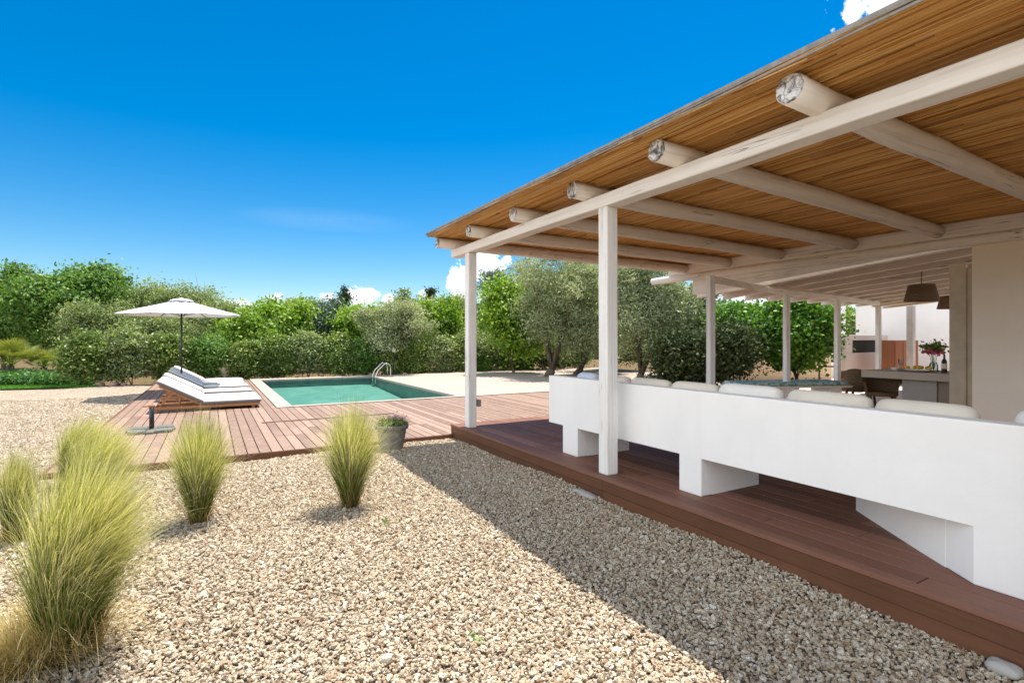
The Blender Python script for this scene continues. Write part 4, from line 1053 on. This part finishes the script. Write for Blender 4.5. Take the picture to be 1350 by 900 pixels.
# ------------------------------------------------------------------ feather grass
def blades(name, c, n, h, r0, spread, wind, mat, parent, seed, wdt=0.0018, droop=0.35, t0=0.05, t1=1.0, hv=0.2, bot=0.0, tip=1.0, seg=7, axis_lean=(0, 0)):
    g = np.random.default_rng(seed)
    a = g.uniform(0, 2 * np.pi, n); q = np.sqrt(g.random(n))
    base = np.stack([c[0] + r0 * q * np.cos(a), c[1] + r0 * q * np.sin(a), np.full(n, c[2] - 0.01)], 1)
    a2 = a + g.normal(0, 0.5, n); out = np.stack([np.cos(a2), np.sin(a2), np.zeros(n)], 1)
    H = h * (1 - hv + hv * 1.4 * g.random(n)); sp = spread * (q ** 0.8) * g.uniform(0.3, 1.5, n) * np.where(g.random(n) < 0.12, 1.5, 1.0) 
    W = np.array([wind[0], wind[1], 0.0]); wm = np.clip(g.normal(1.0, 0.45, n), 0.05, 2.2)
    L = np.array([axis_lean[0], axis_lean[1], 0.0])
    side = np.cross(out, [0, 0, 1.0]); tw = g.normal(0, 0.6, n)[:, None]; side = side * np.cos(tw) + out * np.sin(tw)
    V = []; T = []
    k1 = g.normal(0, 0.055 * h, (n, 3))
    tj_ = g.normal(0, 0.09, n)
    ts = np.linspace(0, 1, seg)
    for t in ts:
        tt = t ** 1.8
        P = base + out * (sp * (0.34 * t + 0.66 * tt))[:, None] + W[None] * (wm * t ** 2.6)[:, None] + L[None] * t + k1 * t * t
        zf = t - droop * 0.5 * (sp / max(spread, 1e-3)) * t ** 3 - 0.22 * wm * np.linalg.norm(wind) / h * t ** 3
        P = P + np.array([0, 0, 1.0])[None] * (H * zf)[:, None]
        P[:, 2] = np.maximum(P[:, 2], 0.012)
        ww = wdt * (1 - 0.75 * t) * g.uniform(0.7, 1.3, n)[:, None]
        V.append(np.stack([P - side * ww, P + side * ww], 1))
        T.append(np.clip(bot + (tip - bot) * (t0 + (t1 - t0) * t) + g.normal(0, 0.03, n) + tj_, 0, 1))
    V = np.stack(V, 1)           # n, seg, 2, 3
    T = np.repeat(np.stack(T, 1)[:, :, None], 2, 2)
    idx = np.arange(n * seg * 2).reshape(n, seg, 2)
    F = np.stack([idx[:, :-1, 0], idx[:, :-1, 1], idx[:, 1:, 1], idx[:, 1:, 0]], -1).reshape(-1, 4)
    return np_mesh(name, V.reshape(-1, 3), F, T.reshape(-1), mat, parent, True)

def tuft(u, v, h, r0, spread, wind, n, lab, seed, dead=300, lean=(0, 0)):
    c = atz(u, v, 0.0)
    e = empty('feather_grass', (c.x, c.y, 0), lab, 'ornamental grass', 'feather grass tufts in the gravel')
    blades('blades', c, n, h, r0, spread, wind, L_TUFT, e, seed, wdt=0.0019, tip=0.76, hv=0.42, axis_lean=lean)
    blades('plumes', c, int(n * 0.7), h * 1.03, r0 * 0.9, spread * 1.25, (wind[0] * 1.3, wind[1] * 1.3), L_TUFT, e, seed + 50, wdt=0.0013, bot=0.3, tip=1.3, hv=0.38, axis_lean=lean)
    blades('dry_skirt', c, dead, h * 0.55, r0 * 1.3, spread * 1.5, (0, 0), L_STRAW, e, seed + 90, wdt=0.0014, droop=1.1, hv=0.6)
    return e
Rr = Vector((CY, -SY, 0))     # to the right in the picture
tuft(92, 872, 0.94, 0.085, 0.155, Rr * 0.125, 3900, 'largest feather grass tuft, windswept to the right, in the bottom left corner', 1, 1100)
tuft(20, 716, 0.66, 0.055, 0.085, Rr * 0.02, 1300, 'upright olive green feather grass at the left edge', 2, 250)
tuft(122, 676, 0.74, 0.075, 0.17, Rr * 0.20, 2400, 'low feather grass tuft with straw tips directly behind the largest one', 3, 250)
tuft(96, 640, 0.74, 0.075, 0.17, Rr * 0.26, 2200, 'farthest feather grass tuft, leaning right over the corner of the faded deck', 7, 250)
tuft(262, 688, 0.84, 0.06, 0.19, Rr * 0.02, 2600, 'upright feather grass tuft standing in front of the parasol stand', 4, 200)
tuft(462, 667, 0.87, 0.065, 0.21, Rr * 0.03, 2800, 'upright feather grass tuft beside the grey flower pot', 5, 200)
c = atz(30, 885, 0.0); e = empty('dry_grass', (c.x, c.y, 0), 'flattened brown dry grass at the foot of the largest tuft', 'dry grass')
blades('blades', c, 1500, 0.34, 0.12, 0.32, Rr * -0.05, L_STRAW, e, 44, wdt=0.0016, droop=1.0, hv=0.5)

fl = []
g3 = np.random.default_rng(21); n = 420
fx, fy = g3.uniform(-4, 3.1, n), g3.uniform(1.2, 7.2, n); k_ = (g3.random(n) < 0.5) | (fx > 2.2)
fx, fy = fx[k_], fy[k_]; n = len(fx); th = g3.uniform(0, 6.28, n); L_ = g3.uniform(0.006, 0.016, n)
zc_ = 0.014 + 0.012 * np.sin(fx * 1.7 + 0.6 * fy) + 0.010 * np.sin(fy * 2.3 - fx)
dx, dy = np.cos(th) * L_, np.sin(th) * L_
V = np.stack([np.stack([fx - dx, fy - dy, zc_], 1), np.stack([fx - dy * .4, fy + dx * .4, zc_ + 0.004], 1), np.stack([fx + dx, fy + dy, zc_ + 0.006], 1), np.stack([fx + dy * .4, fy - dx * .4, zc_ + 0.001], 1)], 1).reshape(-1, 3)
o = np_mesh('fallen_leaves', V, np.arange(4 * n).reshape(-1, 4), np.repeat(g3.random(n), 4), leaf_mat('dry_leaf', [(0.16, 0.07, 0.03), (0.30, 0.15, 0.06), (0.42, 0.27, 0.12)], 0.2)); tag(o, 'brown fallen leaves scattered over the gravel', 'leaves', kind='stuff')
# weeds in the gravel
for (u, v) in ((628, 842), (508, 690)):
    c = atz(u, v, 0.02); leaf_o = leaf_cloud('weed', [(c.x, c.y, 0.03, 0.03, 0.03, 0.015)], 40, 0.009, 0.4, L_LAWN, None, int(u), 0.012, 6)
    tag(leaf_o, 'tiny green weed sprouting from the gravel ' + ('near the bottom centre' if u == 628 else 'by the shadow edge'), 'weed')

# ------------------------------------------------------------------ trees, hedge
def tree(name, u, D, vtop, hw, vbot, mat, lab, seed, n=9000, size=0.075, asp=0.4, cat='tree', group=None, trunk=True, tr=0.10, base_u=None, nblob=7, clump=0.26, up=0.5, depth=0.85, limbs=4, zb=0.0, nclump=None, tj=0.18):
    g = random.Random(seed)
    c = atd(u, HZ, D); cx, cy = c.x, c.y
    ztop = CH + (HZ - vtop) * D / FPX; zbot = max(0.25, CH + (HZ - vbot) * D / FPX); W = hw * D / FPX
    bc = atd(base_u if base_u else u, HZ, D)
    e = empty(name, (bc.x, bc.y, zb), lab, cat, group)
    zc = (ztop + zbot) / 2; hz = (ztop - zbot) / 2
    blobs = [(cx, cy, zc, W * 0.62, W * 0.62 * depth, hz * 0.72)]
    for k in range(nblob):
        a = g.uniform(0, 2 * math.pi); t = g.uniform(-0.8, 0.75)
        ra = W * (0.62 - 0.25 * abs(t)) * g.uniform(0.7, 1.0); s_ = g.uniform(0.28, 0.5)
        blobs.append((cx + ra * math.cos(a), cy + ra * math.sin(a) * depth, zc + t * hz * 0.75, W * s_, W * s_ * depth, hz * s_ * 1.0))
    for k in range(nblob):   # sprays that break the outline
        a = g.uniform(0, 2 * math.pi); t = g.uniform(-0.2, 1.0); q_ = math.sqrt(max(0.05, 1 - t * t)) * g.uniform(0.85, 1.05)
        s_ = g.uniform(0.10, 0.2); blobs.append((cx + W * 0.9 * q_ * math.cos(a), cy + W * 0.9 * q_ * math.sin(a) * depth, zc + t * hz * 0.86, W * s_, W * s_, min(hz, W) * s_ * 1.3))
    leaf_cloud('crown', blobs, int(n * 1.7), size * 1.15, asp * 1.1, mat, e, seed, clump * 1.1, nclump or max(40, int(n / 60)), up, 0.7, tj, flip=0.8)
    if trunk:
        m = MB(); zt_ = zbot + hz * 0.5
        p0 = Vector((bc.x, bc.y, zb - 0.05)); fork = Vector((bc.x * .7 + cx * .3, bc.y * .7 + cy * .3, max(zb + 0.35, zbot * 0.75)))
        m.tube([p0, p0.lerp(fork, 0.15) , p0.lerp(fork, 0.6) + Vector((g.uniform(-.05, .05), 0, 0)), fork], [tr * 1.35, tr * 1.1, tr, tr * 0.9], 12, lump=0.05)
        for k in range(limbs):
            a = 2 * math.pi * k / limbs + g.uniform(-.4, .4); end = Vector((cx + math.cos(a) * W * 0.5, cy + math.sin(a) * W * 0.45, zc + hz * g.uniform(0.1, 0.5)))
            mid = fork.lerp(end, 0.5) + Vector((g.uniform(-.12, .12), g.uniform(-.12, .12), 0.1))
            m.tube([fork - Vector((0, 0, .05)), mid, end], [tr * 0.6, tr * 0.35, tr * 0.12], 7, lump=0.08)
            for q in range(3):
                e2 = end + Vector((g.uniform(-1, 1) * W * .3, g.uniform(-1, 1) * W * .3, g.uniform(0, .5) * hz)); m.tube([mid.lerp(end, 0.3 + 0.2 * q), e2], [tr * 0.2, tr * 0.05], 5)
        m.build('trunk', BARK, e)
    return e

TG = 'trees and shrubs behind the hedge'
tree('fig_tree', 92, 27, 348, 72, 495, L_FIG, 'broad dark green fig like tree left of the parasol', 11, 24000, 0.075, 0.55, group=TG, nblob=10, clump=0.34)
tree('fig_tree', 5, 28, 343, 48, 495, L_FIG, 'green tree cut by the left edge of the view', 12, 14000, 0.075, 0.55, group=TG, clump=0.34)
tree('olive_tree', 188, 28, 364, 52, 495, L_OLIVE, 'grey green olive tree above the left half of the parasol', 13, 13000, 0.07, 0.28, group=TG, nblob=8)
tree('olive_tree', 248, 27, 357, 42, 495, L_OLIVE, 'olive tree with feathery top rising behind the parasol peak', 14, 12000, 0.07, 0.28, group=TG, nblob=8)
tree('olive_tree', 296, 25, 398, 40, 492, L_OLIVE, 'low silvery olive right of the parasol pole', 15, 8000, 0.065, 0.28, group=TG)
tree('citrus_tree', 360, 25, 390, 54, 492, L_LIME, 'bright lime green bushy tree left of centre above the hedge', 16, 14000, 0.075, 0.5, group=TG, nblob=9, clump=0.28)
tree('citrus_tree', 322, 24, 420, 30, 492, L_LIME, 'small lime green bush between the parasol and the bushy lime tree', 17, 6000, 0.07, 0.5, group=TG)
tree('olive_tree', 408, 31, 384, 34, 485, L_OLIVE, 'dark evergreen crown rising behind the lime green tree', 18, 7000, 0.08, 0.4, group=TG)
tree('olive_tree', 436, 27, 392, 34, 485, L_BLUE, 'dusky blue green olive between two lime green trees', 19, 9000, 0.07, 0.3, group=TG)
tree('citrus_tree', 470, 26, 392, 26, 485, L_LIME, 'narrow lime green tree under the white cloud', 20, 7000, 0.075, 0.5, group=TG)
tree('olive_tree', 522, 21.8, 391, 50, 466, L_SILVER, 'pale silvery olive tree standing in front of the hedge behind the pool', 21, 17000, 0.055, 0.26, group=TG, tr=0.10, nblob=10, clump=0.2)
tree('olive_tree', 548, 34, 380, 42, 480, L_OLIVE, 'dark tree top behind the pale silvery olive', 22, 8000, 0.085, 0.35, group=TG)
tree('citrus_tree', 580, 27, 384, 28, 485, L_LIME, 'lime green tree left of the far pergola post', 23, 8000, 0.075, 0.5, group=TG)
tree('olive_tree', 606, 30, 390, 30, 488, L_OLIVE, 'olive tree directly behind the far pergola post', 24, 8000, 0.075, 0.3, group=TG)
tree('eucalyptus_tree', 655, 29, 335, 26, 470, L_BLUE, 'slim blue green tree rising against the cloud right of the far post', 25, 6500, 0.08, 0.25, group=TG)
tree('mulberry_tree', 676, 22, 362, 40, 482, L_LIME, 'bright green young tree with a thin trunk between the pergola posts', 26, 19000, 0.062, 0.6, group=TG, tr=0.06, nblob=9)
tree('olive_tree', 742, 20, 318, 72, 488, L_SILVER, 'large old olive with a thick dark trunk left of the near post', 27, 26000, 0.055, 0.24, group=TG, tr=0.17, base_u=722, nblob=11, clump=0.22)
tree('olive_tree', 792, 21.5, 335, 52, 488, L_SILVER, 'old olive with a forked bare trunk just left of the near post', 28, 14000, 0.055, 0.24, group=TG, tr=0.12, base_u=756, clump=0.22)
tree('olive_tree', 862, 17.5, 318, 74, 488, L_SILVER, 'large olive right of the near post below the log rafters', 29, 26000, 0.052, 0.24, group=TG, tr=0.13, base_u=838, nblob=11, clump=0.2)
tree('olive_tree', 700, 28, 330, 40, 478, L_SILVER, 'tall silvery crown filling the gap under the eave behind the bright young tree', 30, 10000, 0.07, 0.28, group=TG)
tree('eucalyptus_tree', 925, 19, 372, 34, 490, L_BLUE, 'dusky blue green tree behind the first slender frame post', 31, 9000, 0.06, 0.35, group=TG)
tree('laurel_shrub', 905, 14.5, 442, 46, 505, L_DARK, 'dark glossy shrub left of the first slender frame post', 32, 18000, 0.042, 0.5, cat='shrub', trunk=True, tr=0.03)
tree('laurel_shrub', 958, 14.2, 430, 22, 505, L_DARK, 'dark purplish shrub between the frame post and the beige wall', 33, 14000, 0.042, 0.5, cat='shrub', trunk=True, tr=0.03)
tree('climbing_vine', 1050, 14.5, 390, 42, 492, L_VINE, 'dense bright green climbing vine mass behind the second frame post', 34, 40000, 0.042, 0.75, cat='vine', tr=0.04, nblob=10, clump=0.2)
tree('climbing_vine', 975, 16.5, 408, 38, 446, L_VINE, 'yellow green vine spreading over the top of the beige wall', 35, 16000, 0.042, 0.75, cat='vine', tr=0.03, clump=0.2)
tree('cypress_tree', 455, 60, 377, 4, 430, L_DARK, 'tiny dark cypress spire left of the white cloud', 36, 900, 0.14, 0.4, tr=0.08, group='distant cypresses')
tree('cypress_tree', 567, 60, 371, 4, 430, L_DARK, 'tiny dark cypress spire right of the silvery olive', 37, 900, 0.14, 0.4, tr=0.08, group='distant cypresses')
tree('olive_tree', 640, 24.5, 430, 34, 478, L_OLIVE, 'low bushy olive sprout beside the far pergola post', 38, 8000, 0.06, 0.35, group=TG)
# far wood, one mass on the horizon
fwb = []
gg = random.Random(5)
for k in range(80):
    u = -160 + k * 17 + gg.uniform(-8, 8); D_ = gg.uniform(44, 58); c = atd(u, HZ, D_); h = gg.uniform(3.6, 5.4)
    fwb.append((c.x, c.y, h * 0.5, gg.uniform(1.6, 2.6), gg.uniform(1.2, 2), h * 0.5))
o = leaf_cloud('far_wood', fwb, 110000, 0.24, 0.5, L_OLIVE, None, 77, 0.5, 1600, 0.4, 0.65, flip=2); tag(o, 'mass of mixed green trees far beyond the hedge', 'wood', kind='stuff')

# hedge: individual shrubs in a row
tree('olive_tree', 805, 24, 400, 60, 495, L_OLIVE, 'bushy olive undergrowth filling in behind the trunks by the near post', 40, 12000, 0.06, 0.35, group=TG)
tree('olive_tree', 700, 25.5, 415, 50, 492, L_OLIVE, 'bushy green undergrowth behind the thin trunk of the bright young tree', 41, 10000, 0.06, 0.35, group=TG)
tree('olive_tree', 890, 20, 400, 50, 495, L_OLIVE, 'shaded olive undergrowth behind the dark glossy shrub', 42, 10000, 0.06, 0.35, group=TG)
tree('olive_tree', 140, 25, 395, 50, 495, L_OLIVE, 'dense olive bush under the left half of the parasol', 43, 11000, 0.06, 0.35, group=TG)
tree('olive_tree', 215, 24.5, 412, 50, 495, L_OLIVE, 'dense olive bush directly behind the parasol canopy edge and pole', 44, 11000, 0.06, 0.35, group=TG)
HG = 'laurel shrubs of the hedge behind the pool'
hx_ = -3.5; i = 0; spots = []
while hx_ < 17:
    spots.append(hx_); hx_ += random.uniform(0.95, 1.2)
def pxu(x, y):
    D_ = x * SY + y * CY; return U0 + FPX * (x * CY - y * SY) / D_
words_ = ['', '']
for i, x_ in enumerate(spots):
    y_ = 21.75 + random.uniform(-0.12, 0.12) - (0.3 if x_ > 6 else 0)
    u_ = pxu(x_, y_)
    ht = (1.95 if u_ < 215 else 1.72 if u_ < 480 else 1.55) + random.uniform(-0.2, 0.2)
    g = random.Random(200 + i)
    where = 'left of the parasol pole' if u_ < 235 else 'between the parasol and the stone urn' if u_ < 300 else 'behind the left half of the pool' if u_ < 420 else 'behind the right half of the pool' if u_ < 505 else 'between the pool ladder and the far post' if u_ < 612 else 'beyond the paving under the olives'
    tint = random.choice(('fresh green', 'dull green'))
    e = empty('hedge_shrub', (x_, y_, 0), 'clipped green hedge shrub ' + where, 'shrub', HG)
    bl = [(x_, y_, ht * 0.52, 0.66, 0.44, ht * 0.47)] + [(x_ + g.uniform(-.35, .35), y_ + g.uniform(-.2, .2), ht * g.uniform(0.2, 0.8), 0.36, 0.32, 0.28) for _ in range(6)]
    mt = L_OLIVE if i % 5 == 1 else L_FIG if i % 5 == 3 else L_HEDGE
    leaf_cloud('foliage', bl, 11000, 0.05, 0.5, mt, e, 300 + i, 0.14, 200, 0.5, 0.7, flip=2)
    m = MB()
    for k in range(5): m.tube([(x_ + g.uniform(-.2, .2), y_ + g.uniform(-.1, .1), -0.03), (x_ + g.uniform(-.4, .4), y_ + g.uniform(-.15, .15), ht * 0.6)], [0.018, 0.008], 5)
    m.build('stems', BARK, e)

# palms, ground cover and lawn at the left
def palm(u, v, D, h, r, nf, lab, seed):
    c = atd(u, HZ, D); g = np.random.default_rng(seed)
    e = empty('fan_palm', (c.x, c.y, 0), lab, 'palm', 'young fan palms at the left')
    m = MB(); m.tube([(c.x, c.y, -0.03), (c.x, c.y, h * 0.4)], [0.12, 0.10], 10, lump=0.15); m.build('trunk', BARK, e)
    V = []; T = []; F = []
    for k in range(nf):
        a = g.uniform(0, 6.28); el = g.uniform(0.15, 1.35); L = r * g.uniform(0.5, 0.8)
        d = np.array([math.cos(a) * math.cos(el), math.sin(a) * math.cos(el), math.sin(el)])
        p0 = np.array([c.x, c.y, h * 0.38]); p1 = p0 + d * L
        s = np.cross(d, [0, 0, 1]); s /= np.linalg.norm(s); uu = np.cross(s, d)
        n0 = len(V); V += [p0 - s * .012, p0 + s * .012, p1 + s * .008, p1 - s * .008]; T += [0.3] * 4; F.append((n0, n0 + 1, n0 + 2, n0 + 3))
        for q in range(18):
            th = (q - 8.5) / 8.5 * 1.9; dd = d * math.cos(th) + s * math.sin(th); ln = r * 0.45 * (1 - 0.18 * abs(th)); 
            pe_ = p1 + dd * ln + np.array([0, 0, -0.06 * r]); pm_ = p1 + dd * ln * 0.5 + uu * 0.02; w_ = np.cross(dd, uu) * 0.014
            n0 = len(V); V += [p1, pm_ - w_, pe_, pm_ + w_]; tt = np.clip(0.5 + 0.3 * math.sin(el) + g.normal(0, .15), 0, 1); T += [tt] * 4; F.append((n0, n0 + 1, n0 + 2, n0 + 3))
    np_mesh('fronds', np.array(V), np.array(F), np.array(T), L_PALM, e)
palm(14, 480, 18.5, 1.5, 1.05, 60, 'larger young fan palm at the left edge with yellow green fronds', 1)
palm(58, 470, 19.5, 1.2, 0.75, 45, 'smaller yellowish fan palm right of the larger one', 2)
gp = [atz(-60, 497, 0.0), atz(100, 497, 0.0)]
bl = []
g = random.Random(9)
for k in range(46):
    u = g.uniform(-110, 92); D_ = g.uniform(17.2, 19.6) - 0.012 * max(0, 0 - u); c = atd(u, HZ, D_); bl.append((c.x, c.y, 0.14, 0.5, 0.5, g.uniform(0.16, 0.34)))
o = leaf_cloud('ground_cover', bl, 30000, 0.04, 0.6, leaf_mat('ivy_leaf', [(0.03, 0.09, 0.02), (0.06, 0.16, 0.035), (0.10, 0.24, 0.05), (0.16, 0.34, 0.08)], 0.25), None, 51, 0.10, 500, 0.9, 0.6)
tag(o, 'low dark green ground cover in front of the fan palms', 'ground cover', kind='stuff')
# lawn strip: short blades on a green base
n = 26000; g2 = np.random.default_rng(8)
u = g2.uniform(-140, 128, n); D_ = g2.uniform(15.9, 18.1, n) + 0.006 * np.clip(u, 0, 130)
a = (u - U0) / FPX; gx = (SY + CY * a) * D_; gy = (CY - SY * a) * D_
lean = g2.normal(0, 0.02, (n, 2)); hh = g2.uniform(0.03, 0.08, n); th = g2.uniform(0, 6.28, n); wx, wy = np.cos(th) * 0.008, np.sin(th) * 0.008
V = np.stack([np.stack([gx - wx, gy - wy, np.zeros(n)], 1), np.stack([gx + wx, gy + wy, np.zeros(n)], 1), np.stack([gx + lean[:, 0] + wx * .3, gy + lean[:, 1] + wy * .3, hh], 1), np.stack([gx + lean[:, 0] - wx * .3, gy + lean[:, 1] - wy * .3, hh], 1)], 1).reshape(-1, 3)
o = np_mesh('lawn', V, np.arange(4 * n).reshape(-1, 4), np.repeat(np.clip(g2.normal(0.5, 0.2, n), 0, 1), 4), L_LAWN); tag(o, 'strip of short green lawn at the left beyond the gravel', 'lawn', kind='stuff')
m = MB(); q = [atd(-160, HZ, 15.9), atd(0, HZ, 15.9), atd(128, HZ, 16.7), atd(110, HZ, 20), atd(-160, HZ, 20)]
m.add([(p.x, p.y, 0.022) for p in q], [(0, 1, 2, 3, 4)]); tag(m.build('lawn_base', simple('lawn_soil', (0.07, 0.15, 0.03), 0.9, 0.1, 0, 0.3, 9)), kind='structure')
# pale rocks under the hedge
for i in range(26):
    x_ = random.uniform(-3.8, 10); y_ = 21.35 + random.uniform(-.1, .25)
    m = MB(); s_ = random.uniform(0.12, 0.30); m.pillow((x_, y_, s_ * 0.25), s_ * 1.3, s_, s_ * 0.8, rot=Matrix.Rotation(random.uniform(0, 3), 3, 'Z'), e=0.7, n=12, m=7, lump=0.12, seed=i)
    tag(m.build('field_stone', plaster('field_stone', (0.52, 0.34, 0.24), 0.3, 0.6, 6) if i == 0 else bpy.data.materials['field_stone']), 'pinkish rough field stone lying under the hedge behind the pool', 'stone', 'field stones under the hedge')
# small garden lamp near the pale olive
p = atd(519, 460, 21.2); e = empty('garden_lamp', (p.x, p.y, 0), 'small white garden lamp on a thin post by the silvery olive trunk', 'lamp')
m = MB(); m.tube([(p.x, p.y, -.02), (p.x, p.y, 1.0)], 0.02, 8); m.build('post', DARKM, e)
m = MB(); m.lathe((p.x, p.y, 1.0), [(0.03, 0), (0.075, 0.05), (0.075, 0.16), (0.02, 0.2)], 14); m.build('lamp_head', CERAM, e)
